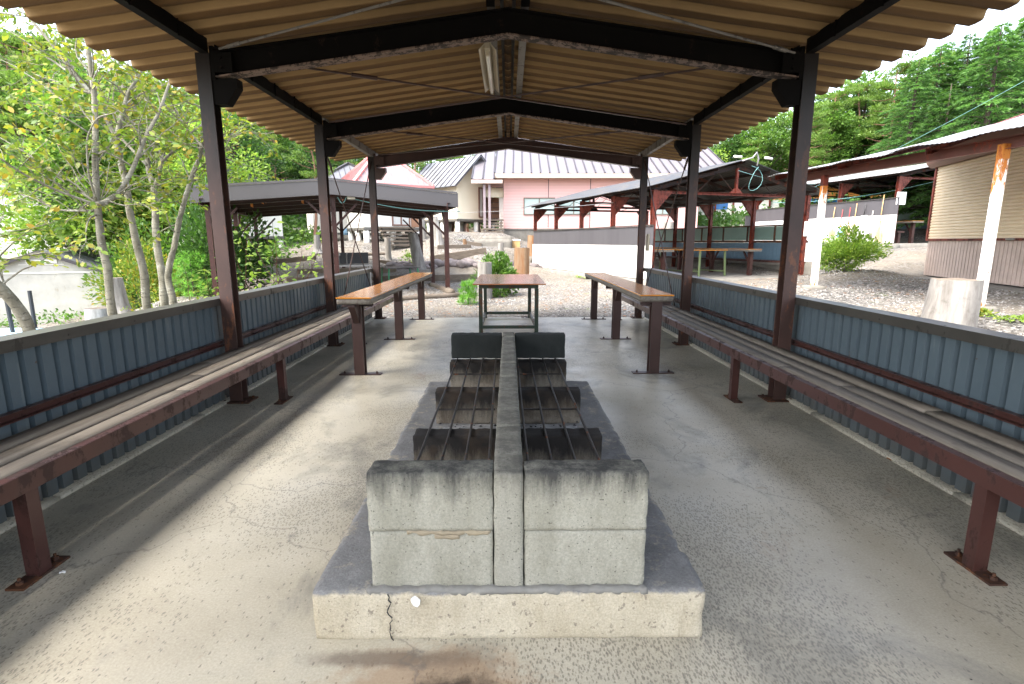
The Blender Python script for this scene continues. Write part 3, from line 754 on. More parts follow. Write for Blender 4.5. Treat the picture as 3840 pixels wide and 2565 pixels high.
# fluorescent lamp
LF = thing('ceiling_lamp', 'old fluorescent fitting with yellowed reflector hung beside the ridge', 'lamp', (-.165,5.24,2.85)); off = (-.165,5.24,2.85)
m = MB(); x = -.165
m.prism([(x-.068,2.80),(x-.022,2.842),(x-.022,2.815),(x+.022,2.815),(x+.022,2.842),(x+.068,2.80),(x+.071,2.803),(x+.026,2.85),(x+.026,2.90),(x-.026,2.90),(x-.026,2.85),(x-.071,2.803)], 4.62, 5.86)
m.build('reflector', MT['lampmetal'], LF, off=off)
m = MB(); m.tube([(x,4.70,2.795),(x,5.83,2.795)], .016, 10); m.build('lamp_tube', MT['tubeglass'], LF, off=off, smooth=True)
for y in (4.68,5.85):
    m = MB(); m.box((x-.015,y-.012,2.775),(x+.015,y+.012,2.815)); m.build('socket', MT['lampmetal'], LF, off=off)
for y in (4.75,5.75):
    m = MB(); m.tube([(x-.03,y,2.90),(x-.03,y,3.0)], .006, 6); m.build('hanger', MT['steel_grey'], LF, off=off)

# small litter
def flake(name, lab, cat, p, s, mt, seed):
    m = MB(); n = 9; r = [s*(.7+.5*random.Random(seed*31+i).random()) for i in range(n)]
    vs = [(0,0,.004)]+[(r[i]*math.cos(6.283*i/n), r[i]*math.sin(6.283*i/n)*.7, .001+.006*(i%2)) for i in range(n)]
    m.add(vs, [(0,i+1,(i+1)%n+1) for i in range(n)])
    o = m.build(name, mt); o.location = p; tag(o, lab, cat); return o
leafbrown = mat('dry_brown_leaf', (.36,.17,.06), (.25,.11,.04), 30, .8)
flake('paper_scrap', 'tiny white paper scrap on the floor beside the nearest left bench leg', 'litter', tuple(at(237,2150,Z=0)+Vector((0,0,.002))), .014, MT['paper'], 1)
flake('dry_leaf', 'curled dry leaf lying against the base of the right wall', 'leaf', tuple(at(3352,1725,Z=0)+Vector((-.02,0,.004))), .03, leafbrown, 2)
o = flake('paint_chip', 'white paint flake stuck on the front lip of the concrete plinth', 'litter', (-.305,1.546,.155), .022, MT['paper'], 3); o.rotation_euler = (R_(80),R_(75),0)
flake('stone', 'small dark stone beside the rear right leg of the end table', 'stone', (.27,9.1,.002), .05, MT['rock'], 4).scale = (1,1,6)

# ------------------------------------------------------------ shelters with red posts on the right
def gable_shelter(lab, loc, rz, W, D, nb, eave, ridge, posts_mat, side_wall=True, back_panels=False, floor_h=.5, corr_roof='darkroof', over_f=.75, over_s=.45, top_m='oldzinc'):
    """local x along the gable front, y along the length; origin at the near left post"""
    S = thing('barbecue_shelter', lab, 'shelter', loc, rz, 'red-posted barbecue shelters')
    m = MB(); m.rough((-.35,-.45,-floor_h),(W+.35,D+.3,0), .35, .02, .02, 2, W); m.build('floor_slab', MT['concrete'], S, smooth=True, weld=True)
    st = D/nb
    sl_ = (ridge-eave)/(W/2)
    for i in range(nb+1):
        y = i*st
        for x in (0, W):
            s_ = 1 if x == 0 else -1
            m = MB(); m.ibeam((x,y,0),(x,y,eave-.06), .11, .11, up=(0,1,0)); p = m.build('post', MT[posts_mat], S)
            g = MB(); q = [(x+s_*.05,eave-.08),(x+s_*.52,eave-.08),(x+s_*.52,eave-.14),(x+s_*.06,eave-.62),(x+s_*.05,eave-.62)]
            g.prism(q[::-1] if s_ > 0 else q, y-.02, y+.02)
            for bz in (.15,.3,.42): bolt(g, (x+s_*.12,y-.02,eave-.08-bz*.8), (0,-1,0), .016)
            g.build('gusset', MT[posts_mat], p)
        # truss: bottom chord, top chords, king post, webs
        m = MB(); m.chan((.05,y,eave-.11),(W-.05,y,eave-.11), .06, .07); m.build('bottom_chord', MT['red'] if i == 0 else MT['darkrust'], S)
        for s_ in (0,1):
            m = MB(); m.chan((s_*W,y,eave-.03),(W/2,y,ridge-.06), .06, .09); m.build('top_chord', MT['darkrust'], S)
        m = MB(); m.bar((W/2,y,eave-.08),(W/2,y,ridge-.10), .07, .07, (0,1,0)); m.prism([(W/2-.22,eave-.075),(W/2+.22,eave-.075),(W/2+.08,eave+.05),(W/2-.08,eave+.05)], y-.02, y+.012)
        m.build('king_post', MT['red'] if i == 0 else MT['darkrust'], S)
        m = MB(); n = 8
        for k in range(n):
            xa = W*(k+.5)/n; xb = W*(k+(1 if k < n/2 else 0))/n if False else W*(k+1)/n
            zt = lambda xx: eave-.05+sl_*(W/2-abs(xx-W/2))-.03
            m.tube([(W*k/n+.02, y, zt(W*k/n) if k%2 else eave-.09),(xb-.02, y, eave-.09 if k%2 else zt(xb))], .010, 5)
        m.build('web_bars', MT['darkrust'], S)
    for k in range(7):
        x = W*k/6; z = eave+.0+sl_*(W/2-abs(x-W/2))
        m = MB(); m.chan((x,-over_f+.05,z+.03),(x,D+.4,z+.03), .05, .08); m.build('purlin', MT['darkrust'], S)
    # corrugated roof sheets
    for s_ in (0,1):
        m = MB(); xs = [W/2, W/4, 0, -over_s]; rows = []; n = int((D+over_f+.5)/.076)
        for k in range(n+1): rows.append((-over_f+k*.076, .009*(k%2)))
        for t_ in (0,.012):
            vs = []
            for (y,h) in rows:
                for x in xs:
                    z = eave+.085+sl_*x+h+t_+.018*noise.noise(Vector((x*1.3,y*.8,s_+W)))*(1 if x < .5 else .3)
                    vs.append((x if s_ == 0 else W-x, y, z))
            m.mi = 1 if t_ else 0
            m.add(vs, [(j*4+i, j*4+i+1, (j+1)*4+i+1, (j+1)*4+i) for j in range(n) for i in range(3)])
        # edge strips
        m.mi = 1; N = (n+1)*4
        ed = [j*4+3 for j in range(n+1)]
        vs = [m.v[i] for i in ed]+[m.v[N+i] for i in ed]; m.add(vs, [(j,j+1,n+1+j+1,n+1+j) for j in range(n)])
        vs = [m.v[i] for i in range(4)]+[m.v[N+i] for i in range(4)]; m.add(vs, [(j,j+1,5+j,4+j) for j in range(3)])
        m.build('roof_sheet', [MT[corr_roof], MT[top_m]], S)
    return S
def rot2(x, y, a): return (x*math.cos(a)-y*math.sin(a), x*math.sin(a)+y*math.cos(a))

TH = R_(19)
S1L = (3.84,14.5,.27)
S1 = gable_shelter('open barbecue shelter with dark sheet roof, red posts and green panelled rear wall', S1L, TH, 5.3, 8.4, 4, 2.42, 3.12, 'red', over_f=.35)
def corr_wall(name, lab, loc, rz, a, b, h0, h1, h2, cat='wall', mats=('whitewall','greypanel'), top=True):
    """two-tone corrugated wall from local a to b: lower sheet h0..h1, upper flat panel h1..h2"""
    W_ = thing(name, lab, cat, loc, rz)
    a = Vector((a[0],a[1],0)); b = Vector((b[0],b[1],0)); L = (b-a).length; d = (b-a)/L; nrm = Vector((-d.y,d.x,0))
    m = MB(); pts = []; n = int(L/.0375)
    for k in range(n+1): pts.append(a+d*(L*k/n)+nrm*(.006*(k%2)))
    vs = [p+Vector((0,0,h0)) for p in pts]+[p+Vector((0,0,h1)) for p in pts]
    vs += [p+nrm*-.03 for p in vs]
    k = n+1
    fs = [(j,j+1,k+j+1,k+j) for j in range(n)]+[(2*k+j+1,2*k+j,3*k+j,3*k+j+1) for j in range(n)]
    m.add(vs, fs+[(0,k,3*k,2*k),(k-1,3*k-1,4*k-1,2*k-1)]); m.build('corrugated_sheet', MT[mats[0]], W_)
    if top:
        m = MB(); m.bar(a+nrm*.012+Vector((0,0,(h1+h2)/2+.01)), b+nrm*.012+Vector((0,0,(h1+h2)/2+.01)), .014, h2-h1)
        m.build('upper_panel', MT[mats[1]], W_)
        m = MB(); m.bar(a+nrm*.0+Vector((0,0,h2+.03)), b+Vector((0,0,h2+.03)), .06, .03); m.bar(a+nrm*.02+Vector((0,0,h1)), b+nrm*.02+Vector((0,0,h1)), .02, .012)
        m.build('trim', MT['cap'], W_)
    return W_
corr_wall('low_wall', 'low white corrugated wall with grey upper panel facing the gravel yard', S1L, TH, (-.08,8.4), (-.08,-.15), .02, .92, 1.42)
# rear wall of the shelter (local far x side)
rw = thing('rear_wall', 'green panelled wall over blue corrugated sheet behind the long dark table', 'wall', S1L, TH)
m = MB(); m.rough((5.36,-.3,-.1),(5.62,8.4,.42), .2, .015, .012, 3, 2); m.build('block_base', MT['concrete'], rw, smooth=True, weld=True)
m = MB()
for k in range(110): m.box((5.42+.006*(k%2),.07+k*.075,.42),(5.44+.006*(k%2),.07+(k+1)*.075,.98))
m.build('corrugated_sheet', MT['bluecorr'], rw)
for k in range(7):
    m = MB(); m.box((5.42,.1+k*1.18,1.06),(5.44,.1+(k+1)*1.18-.07,1.5)); m.build('green_panel', MT['greenpanel'], rw)
m = MB(); m.box((5.40,.0,.985),(5.48,8.4,1.055)); m.box((5.40,0,1.505),(5.48,8.4,1.55))
for k in range(8): m.box((5.405,.04+k*1.18,1.055),(5.46,.10+k*1.18,1.505))
m.build('wood_frame', MT['rust'], rw)
# rear bench, tables inside
def rail_bench(lab, loc, rz, L, g):
    B_ = thing('bench', lab, 'bench', loc, rz, g)
    m = MB(); m.box((-.15,0,.38),(.15,L,.44)); m.build('seat', MT['bench_steel'], B_)
    n = max(2, int(L/2.2)+1)
    for k in range(n):
        y = .1+(L-.2)*k/(n-1); m = MB(); m.box((-.05,y-.05,0),(.05,y+.05,.38)); m.build('leg', MT['bench_steel'], B_)
    return B_
def loc2(base, x, y, rz, z=0):
    p = rot2(x, y, rz); return (base[0]+p[0], base[1]+p[1], base[2]+z)
rail_bench('long brown bench along the green panelled wall', loc2(S1L,5.0,.3,TH), TH, 7.8, 'benches in the red-posted shelters')
def slab_table(lab, loc, rz, L, wd, h, legm, n, topm='varnish', braces=True, g='tables in the red-posted shelters'):
    T = thing('table', lab, 'table', loc, rz, g)
    m = MB(); m.box((-wd/2,0,h-.075),(wd/2,L,h-.012)); m.build('table_frame', MT['edgewood'], T)
    m = MB(); m.box((-wd/2-.004,-.004,h-.0115),(wd/2+.004,L+.004,h)); m.build('tabletop', MT[topm], T)
    for k in range(n):
        y = .2+(L-.4)*k/(n-1)
        m = MB(); m.box((-.055,y-.055,0),(.055,y+.055,h-.075)); lg = m.build('leg', MT[legm], T)
        for d in (-1,1):
            if 0 < y+d*.3 < L: m = MB(); m.bar((0,y+d*.05,h-.42),(0,y+d*.3,h-.085), .05, .04, (1,0,0)); m.build('brace', MT[legm], lg)
    return T
slab_table('long dark table standing before the green panelled wall', loc2(S1L,4.05,.55,TH), TH, 5.6, .45, .80, 'bench_steel', 4)
slab_table('shorter table with a pink-brown leg near the white wall end', loc2(S1L,1.15,.9,TH), TH, 4.4, .45, .80, 'bench_steel', 3)
def frame_table(lab, loc, rz, sx, sy, h, legm, topm, g=None, r=.02, cat='table'):
    T = thing('small_table', lab, cat, loc, rz, g)
    m = MB(); m.box((-sx/2,-sy/2,h-.02),(sx/2,sy/2,h)); m.build('tabletop', MT[topm], T)
    for x in (-1,1):
        for y in (-1,1):
            m = MB(); m.tube([(x*(sx/2-.06),y*(sy/2-.06),h-.02),(x*(sx/2-.03),y*(sy/2-.03),0)], r, 6); m.build('leg', MT[legm], T)
    m = MB()
    for x in (-1,1): m.bar((x*(sx/2-.05),-sy/2+.06,.14),(x*(sx/2-.05),sy/2-.06,.14), .03, .03)
    m.bar((-sx/2+.06,0,.14),(sx/2-.06,0,.14), .03, .03); m.build('stretcher', MT[legm], T)
    return T
MT['olive'] = mat_paint('olive_green_steel', (.14,.19,.08), (.28,.13,.05), .6, .4, 6)
MT['brightgreen'] = mat_paint('bright_green_steel', (.03,.22,.10), (.2,.1,.05), .75, .4, 6)
frame_table('olive-legged square table in the middle of the red-posted shelter', loc2(S1L,2.55,1.6,TH), TH+.1, 1.1, 1.8, .78, 'olive', 'varnish', r=.035)
rail_bench('short pinkish bench just inside the white wall', loc2(S1L,.42,.7,TH), TH, 3.0, 'benches in the red-posted shelters')
pn = thing('notice_board', 'blank white notice sheet fixed to the right front post of the nearer red-posted shelter', 'notice', loc2(S1L,5.3,-.08,TH,1.18), TH)
m = MB(); m.box((-.12,-.02,0),(.22,-.01,.42)); m.build('sheet', MT['paper'], pn)
m = MB(); m.box((-.13,-.009,-.01),(.23,0,.43)); m.build('backing', MT['whitewall'], pn)
m = MB(); m.box((5.38,-.02,.0),(5.42,.3,.0))
pn = corr_wall('wall_end', 'narrow white corrugated strip beneath the blank notice sheet', loc2(S1L,5.32,-.07,TH), TH, (0,0), (.38,0), .42, .98, 1.1, top=False)
# wiring on the gable
cb = thing('loose_cable', 'tangle of pale cable looping down from the gable peak of the dark roof', 'cable', loc2(S1L,2.8,-.38,TH,3.03), TH)
m = MB(); m.tube([(.25*math.sin(t*.5)+.2*math.sin(t*.21), .02*math.sin(t), -.02-.3+.32*math.cos(t*.42)) for t in range(18)], .008, 5); m.build('cable_loop', MT['cable'], cb)
m = MB(); m.tube([(-.35,0,.12),(0,0,.22),(.12,0,.36),(.2,0,.20),(.16,0,.02)], .022, 6); m.build('conduit', MT['zinc'], cb, smooth=True)
for x in (-.62,.42):
    m = MB(); m.tube([(x,0,.12+(.1 if x<0 else .12)),(x+.24,0,.22)], .035, 8); m.build('insulator', MT['white'], cb, smooth=True)

# second shelter, higher and further right
S2L = (13.75,19.4,1.22); TH2 = R_(13)
S2 = gable_shelter('further barbecue shelter with pale roof edge above the broom-hung wall', S2L, TH2, 6.5, 7.4, 3, 2.38, 3.0, 'red', floor_h=.35, over_f=.5, top_m='zinc')
corr_wall('low_wall', 'white corrugated wall with brown-grey panel and brooms hung on it', S2L, TH2, (-.08,7.4), (-.08,-.15), .02, 1.0, 1.55)
m = MB(); m.rough((-.5,-.5,-.5),(.1,7.6,-.02), .4, .03, .04, 1.5, 9)
o = m.build('kerb', MT['concrete'], smooth=True, weld=True); o.location = loc2(S2L,-.25,0,TH2); o.rotation_euler.z = TH2; tag(o, kind='structure')
rw2 = thing('rear_wall', 'pale green and slatted wall at the back of the farther shelter', 'wall', S2L, TH2)
m = MB(); m.box((6.4,0,0),(6.45,7.4,.9)); m.build('lower_sheet', MT['bluecorr'], rw2)
m = MB(); m.box((6.4,0,.92),(6.44,7.4,1.45)); m.build('green_panel', MT['greenpanel'], rw2)
for k in range(5): m = MB(); m.box((6.4,0,1.55+k*.13),(6.43,7.4,1.63+k*.13)); m.build('slat', MT['steel_grey'], rw2)
slab_table('table with orange top edge beside the broom-hung wall', loc2(S2L,1.5,.35,TH2), TH2, 4.5, .5, .82, 'bench_steel', 3)
rail_bench('short brown bench behind the broom-hung wall', loc2(S2L,.6,.2,TH2), TH2, 3.0, 'benches in the red-posted shelters')
o = thing('notice_board', 'blank white notice sheet on the post above the hanging brooms', 'notice', loc2(S2L,0,-.075,TH2,1.35), TH2)
m = MB(); m.box((-.1,-.02,0),(.28,-.01,.42)); m.build('sheet', MT['paper'], o)
m = MB(); m.box((-.11,-.009,-.01),(.29,0,.43)); m.build('backing', MT['whitewall'], o)
# brooms on the wall (local: wall plane x=-.1, running in y)
def broom(name, lab, cat, y, ztop, ln, hm, hw, hl, hmat, kind):
    T = thing(name, lab, cat, loc2(S2L,-.14,y,TH2,ztop), TH2, 'brooms hung on the white wall' if kind != 'pan' else None)
    m = MB(); m.tube([(0,0,0),(-.02,.02,-ln)], .014, 7); m.build('handle', MT[hm], T, smooth=True)
    m = MB()
    if kind == 'pan':
        m.prism([(-hw/2,-ln-hl),(hw/2,-ln-hl),(hw*.38,-ln),(-hw*.38,-ln)], -.03, -.01); m.v = [(v[1],v[0],v[2]) for v in m.v]
        m.build('pan', MT[hmat], T)
    else:
        r = random.Random(lab); n = 70
        for k in range(n):
            a = r.uniform(-1,1); b = r.uniform(-1,1); 
            m.tube([(b*.015,a*.02,-ln+.05),(b*.05-.02,a*hw*.42,-ln-hl*.45),(b*.06-.02,a*hw*.5+r.uniform(-.02,.02),-ln-hl*r.uniform(.85,1))], [.008,.010,.004], 4)
        m.build('bristles', MT[hmat], T)
        m = MB(); m.tube([(0,0,-ln+.08),(0,0,-ln+.02)], .03, 8); m.build('binding', MT[hm], T)
    return T
for args in (('broom','pale straw broom with a wooden handle, leftmost on the white wall','broom',2.55,1.42,.75,'handle',.26,.42,'straw','b'),
             ('broom','broom with a red handle and pale blue bristles on the white wall','broom',2.15,1.30,.72,'redhandle',.28,.36,'tarp','b'),
             ('broom','straw broom with yellow and red handle between the other hanging brooms','broom',1.80,1.36,.78,'redhandle',.26,.36,'straw','b'),
             ('broom','dark-bristled broom on a long wooden handle next to the dustpan','broom',1.52,1.5,.85,'handle',.26,.42,'concrete','b'),
             ('dustpan','white dustpan hung upright among the brooms','dustpan',1.12,1.45,.42,'black',.34,.32,'white','pan'),
             ('broom','broom with a thin white handle beside the big besom','broom',.78,1.18,.8,'white',.16,.22,'concrete','b'),
             ('besom','tall twig besom leaning on the white wall with a yellow handle','broom',.40,1.72,1.0,'handle',.34,.82,'straw','b')):
    broom(*args)

# ------------------------------------------------------------ shuttered building, awning
KB = thing('kiosk', 'shuttered kiosk with beige roller shutter over taupe siding at the right', 'kiosk', (10.5,13.5,.46), 0)
A = Vector((10.5,13.5,.46)); Bv = Vector((8.7,6.4,.46)); d = (Bv-A).normalized(); nv = Vector((-d.y,d.x,0))  # nv points to +X side?
if nv.x < 0: nv = -nv
offk = tuple(A); L = (Bv-A).length
def kp(s, o, z): return A+d*s+nv*o+Vector((0,0,z))
def kbox(m, s0, s1, o0, o1, z0, z1):
    return m.hexa([kp(s0,o0,z0),kp(s1,o0,z0),kp(s1,o1,z0),kp(s0,o1,z0),kp(s0,o0,z1),kp(s1,o0,z1),kp(s1,o1,z1),kp(s0,o1,z1)])
m = MB(); kbox(m,-.02,L,.04,4,0,2.95); m.build('wall', MT['skirt'], KB, off=offk)
m = MB(); n = int(L/.125)
for k in range(n): kbox(m, k*.125, k*.125+.105, -.012, .035, .0, .84)
m.build('lower_siding', MT['skirt'], KB, off=offk)
m = MB(); kbox(m,-.06,L,-.05,.03,.845,.89); kbox(m,-.07,0.0,-.05,.03,.89,2.62); m.build('red_frame', MT['red'], KB, off=offk)
m = MB(); n = 25; vs = []
for k in range(n*4+1):
    z = .895+(2.62-.895)*k/(n*4); o_ = [.0,.0,.0,.022][k%4]
    vs += [kp(.0,o_-.02,z), kp(L,o_-.02,z)]
m.add(vs, [(2*k,2*k+1,2*k+3,2*k+2) for k in range(n*4)]); m.build('roller_shutter', MT['shutter'], KB, off=offk)
m = MB(); prof = [(0,2.60),(-.12,2.60),(-.2,2.68),(-.24,2.80),(-.24,3.0),(0,3.0)]
m.add([kp(-.15,o_,z) for o_,z in prof]+[kp(L,o_,z) for o_,z in prof], [(i,(i+1)%6,6+(i+1)%6,6+i) for i in range(6)]+[tuple(range(6))[::-1],tuple(range(6,12))])
m.build('shutter_box', MT['brownpaint'], KB, off=offk)
for s0 in (2.35,3.7):
    m = MB(); kbox(m,s0,s0+.16,-.06,-.03,.93,.955); m.build('shutter_handle', MT['skirt'], KB, off=offk)
m = MB(); kbox(m,3.1,3.35,-.075,-.05,.855,.885); m.build('lock_plate', MT['zinc'], KB, off=offk)
m = MB(); 
m.hexa([kp(-.6,-.45,-.35),kp(L,-.45,-.35),kp(L,0.3,-.35),kp(-.6,.3,-.35),kp(-.6,-.45,-.03),kp(L,-.45,-.03),kp(L,.3,-.03),kp(-.6,.3,-.03)])
m.build('footing', MT['concrete'], KB, off=offk)

AW = thing('awning', 'lean-to awning of pale corrugated sheet on rust-streaked white posts', 'awning', (6.6,9.4,.33)); offa = (6.6,9.4,.33)
PA = Vector((6.3,11.0,.40)); PB = Vector((6.9,7.75,.36)); dd = (PB-PA); dd.z = 0; dd.normalize()
PC = PB+dd*3.4
for i,(P,zt) in enumerate(((PA,2.60),(PB,2.64),(PC,2.66))):
    m = MB(); m.bar((P.x,P.y,P.z),(P.x,P.y,zt-.22), .10, .10, (0,1,0)); p = m.build('post', MT['redwhite'], AW, off=offa)
    m = MB(); m.bar((P.x,P.y,zt-.22),(P.x,P.y,zt-.02), .104, .104, (0,1,0)); m.build('post_head', MT['red'] if i != 1 else MT['rustorange'], p, off=offa)
    m = MB(); m.rough((P.x-.17,P.y-.17,P.z-.25),(P.x+.17,P.y+.17,P.z+.0), .06, .02, .012, 7, i); m.build('footing', MT['concrete'], p, off=offa, smooth=True, weld=True)
E0 = PA-dd*1.1; E1 = PC+dd*1.0
m = MB(); m.chan((E0.x,E0.y,2.60),(E1.x,E1.y,2.66), .08, .16); m.build('edge_beam', MT['red'] if False else mat_paint('maroon_beam', (.17,.06,.045), (.34,.06,.03), .6, .4, 2.5, .7), AW, off=offa)
for k in range(6):
    t = k/5; e = E0+(E1-E0)*t; f = kp(0,0,0)+d*(L*t*1.0)
    m = MB(); m.chan((e.x-.25,e.y,2.66),(f.x,f.y,3.62), .06, .10); m.build('rafter', MT['rustorange'] if k == 3 else MT['red'], AW, off=offa)
for s_,(sa,sb) in enumerate(((0,.36),(.34,.70),(.68,1.0))):
    m = MB(); n = int((E1-E0).length*(sb-sa)/.038); no = 7
    for t_ in (0,.006):
        vs = []
        for k in range(n+1):
            t = sa+(sb-sa)*k/n; e = E0+(E1-E0)*t; f = A+d*(L*t)
            for q in range(no):
                r_ = q/(no-1); p = Vector((e.x-.45,e.y,0)).lerp(Vector((f.x+.3,f.y,0)), r_); z = 2.60+.06*t+(1.02)*r_+.02
                z += .008*(k%2)+.03*noise.noise(Vector((t*14,r_*3,s_)))*(1.3-r_)+.02*s_*(1-r_)+t_
                vs.append((p.x,p.y,z+.05))
        m.add(vs, [(j*no+i, j*no+i+1, (j+1)*no+i+1, (j+1)*no+i) for j in range(n) for i in range(no-1)])
    m.build('roof_sheet', MT['zinc'], AW, off=offa)

# ------------------------------------------------------------ pavilion with grey fascia on the left
PVL = (-6.85,12.55,.02); TP = R_(15.4); PWD = 5.45
PV = thing('pavilion', 'low pavilion with grey metal fascia and reddish-brown posts left of the yard', 'pavilion', PVL, TP)
pe, pr = 2.17, 2.40
for i,y in enumerate((0,2.9,5.9)):
    for x in (0,PWD/2,PWD) if i != 1 else (0,PWD):
        z1 = pr-.02 if x == PWD/2 else pe
        m = MB(); m.bar((x,y,-.1),(x,y,z1), .11, .11, (0,1,0)); p = m.build('post', MT['red_brown'] if 'red_brown' in MT else MT['bench_steel'], PV)
        for s_ in (-1,1):
            if 0 < x+s_*.5 < PWD:
                m = MB(); m.bar((x+s_*.04,y-.03,z1-.72),(x+s_*.62,y-.03,z1-.12), .05, .012, (0,1,0)); m.build('brace', MT['bench_steel'], p)
        if i < 2:
            m = MB(); m.bar((x,y+.04,z1-.72),(x,y+.6,z1-.12), .012, .05, (1,0,0)); m.build('brace', MT['bench_steel'], p)
for y in (0,1.45,2.9,4.4,5.9):
    for s_ in (0,1):
        m = MB(); m.chan((s_*PWD,y,pe-.02),(PWD/2,y,pr-.02), .07, .15); m.build('rafter', MT['steel'], PV)
for x in (0,PWD):
    m = MB(); m.chan((x,-.5,pe-.03),(x,6.3,pe-.03), .07, .15); m.build('eave_beam', MT['bench_steel'], PV)
OV = .22; YF = -.45
rzz = lambda x: pe+.1+(pr-pe)*(1-abs(x-PWD/2)/(PWD/2))
for s_ in (0,1):
    xe = -OV if s_ == 0 else PWD+OV
    m = MB(); xs = [xe, PWD/2]
    vs = [(x,y,rzz(x)+dz) for dz in (0,.03) for y in (YF+.03,6.6) for x in xs]
    m.add(vs, [(0,1,3,2),(4,6,7,5),(0,4,5,1),(2,3,7,6),(0,2,6,4),(1,5,7,3)]); m.build('roof_deck', mat('peeling_ceiling_board', (.45,.33,.20), (.34,.27,.19), 4, .8, spots=((.62,.33,.12),3,.6)), PV)
    m = MB(); a = Vector((xe,YF,rzz(xe)+.02)); b = Vector((PWD/2,YF,rzz(PWD/2)+.02))
    for (z0,z1,yo) in ((-.13,.16,0),(.165,.21,-.012),(-.16,-.132,-.008)):
        vs = [a+Vector((0,yo,z0)),b+Vector((0,yo,z0)),b+Vector((0,.03,z0)),a+Vector((0,.03,z0)),a+Vector((0,yo,z1)),b+Vector((0,yo,z1)),b+Vector((0,.03,z1)),a+Vector((0,.03,z1))]
        m.hexa(vs)
    m.build('gable_fascia', MT['fascia'], PV)
    m = MB(); m.box((xe-.02 if s_ == 0 else xe,YF,rzz(xe)-.13),(xe if s_ == 0 else xe+.02,6.6,rzz(xe)+.2)); m.build('side_fascia', MT['fascia'], PV)
    m = MB(); m.chan((s_*PWD,YF+.1,pe+.02),(PWD/2,YF+.1,pr+.02), .05, .12); m.build('barge_beam', MT['steel'], PV)
r_ = random.Random(3)
m = MB()
for k in range(9):
    x = r_.uniform(.2,3.4); y = r_.uniform(0,2); z = rzz(x)-.02; h = r_.uniform(.08,.2)
    m.add([(x,y,z),(x+.06,y,z),(x+.07,y-.01,z-h),(x+.01,y-.02,z-h*.8)], [(0,1,2,3)])
m.build('peeling_strip', MT['orange'], PV)
ct = thing('light_cable', 'pale cyan cable strung under the pavilion roof with a small white socket', 'cable', loc2(PVL,PWD/2,-.2,TP,2.3), TP)
m = MB(); m.tube([(.12+.2*t/10, -.05, .02-.14*math.sin(math.pi*t/10)) for t in range(11)]+[(.32+(2.7)*t/12, -.05-.1*t/12, .02-.30*t/12-.10*math.sin(math.pi*t/12)) for t in range(13)], .011, 5); m.build('cable', MT['cable'], ct)
m = MB(); m.box((.34,-.09,-.03),(.52,-.02,.05)); m.build('socket', MT['white'], ct, bevel=.01)
# sink under pavilion, small tables
sk = thing('sink_unit', 'stainless sink trolley under the pavilion beyond the left wall', 'sink', loc2(PVL,2.95,1.6,TP), TP+.1)
m = MB(); m.box((-.5,-.35,.62),(.6,.35,.66)); m.build('basin', MT['zinc'], sk); m = MB(); m.box((-.5,.32,.67),(.6,.35,.98)); m.build('splashback', MT['black'], sk)
m = MB(); m.tube([(-.2,.25,.66),(-.2,.25,.95),(-.2,.05,.98),(-.2,.02,.9)], .02, 7); m.tube([(0,.25,.66),(0,.25,.93),(0,.08,.95)], .02, 7); m.build('tap', MT['zinc'], sk, smooth=True)
for x in (-.46,.56):
    for y in (-.3,.3): m = MB(); m.box((x-.02,y-.02,0),(x+.02,y+.02,.62)); m.build('leg', MT['zinc'], sk)
frame_table('low grey-topped table with bright green legs under the pavilion', (-3.15,15.6,-.02), TP+.2, .95, .9, .60, 'brightgreen', 'fascia')

# ------------------------------------------------------------ cabins and houses
def standing_roof(m, p00, p10, p11, p01, n, seam, h=.035, w=.03, th=.06):
    """quad roof plane with raised seams running from edge p00-p10 up to p01-p11"""
    p = [Vector(x) for x in (p00,p10,p11,p01)]; nn = (p[1]-p[0]).cross(p[3]-p[0]).normalized()
    if nn.z < 0: nn = -nn
    m.mi = 0; m.hexa([q-nn*th for q in p]+p) if nn.dot((p[1]-p[0]).cross(p[2]-p[0])) > 0 else m.hexa([q-nn*th for q in (p[1],p[0],p[3],p[2])]+[p[1],p[0],p[3],p[2]])
    m.mi = 1
    for k in range(n+1):
        t = k/n; a = p[0].lerp(p[1],t); b = p[3].lerp(p[2],t)
        m.bar(a+nn*h/2, b+nn*h/2, w, h, nn)
    m.mi = 0
def steps(name, lab, loc, rz, wd, n, rise, run, g='weathered timber steps'):
    T = thing(name, lab, 'steps', loc, rz, g)
    for k in range(n):
        m = MB(); m.box((-wd/2+random.uniform(-.03,.03),k*run,k*rise+rise-.07),(wd/2+random.uniform(-.03,.03),k*run+run*.95,k*rise+rise)); m.build('tread', MT['log'], T)
    for s_ in (-1,1):
        m = MB(); m.bar((s_*wd*.38,0,rise*.3),(s_*wd*.38,n*run,n*rise-.12), .06, .1); m.build('stringer', MT['steel_grey'], T)
    return T
# pink building
PKL = (-.24,28.0,1.2)
PK = thing('pink_building', 'long pink clapboard building with mauve metal roof and curtained windows', 'building', PKL)
offp = PKL
m = MB(); m.box((-.24,28.0,1.9),(9.7,35,4.54)); m.build('wall', MT['pink'], PK, off=offp)
m = MB(); m.box((-.22,28.02,.5),(9.68,34.9,1.895)); m.box((-.25,27.97,1.90),(9.71,28.03,1.96)); m.build('foundation', MT['concrete'], PK, off=offp)
m = MB(); standing_roof(m, (-.68,27.3,4.60), (11.1,27.3,4.60), (10.6,31.5,7.0), (-.55,31.5,7.0), 26, .1, .05, .05); standing_roof(m, (11.1,35.7,4.60), (-.68,35.7,4.60), (-.55,31.5,7.0), (10.6,31.5,7.0), 26, .1)
m.build('roof', [MT['pinkroof'], MT['roofseam']], PK, off=offp)
m = MB(); m.box((-.66,27.27,4.38),(11.08,27.36,4.58)); m.box((-.66,27.36,4.40),(11.0,28,4.44)); m.build('eave_fascia', mat('beige_fascia', (.52,.40,.32), (.48,.37,.3), 1, .6), PK, off=offp)
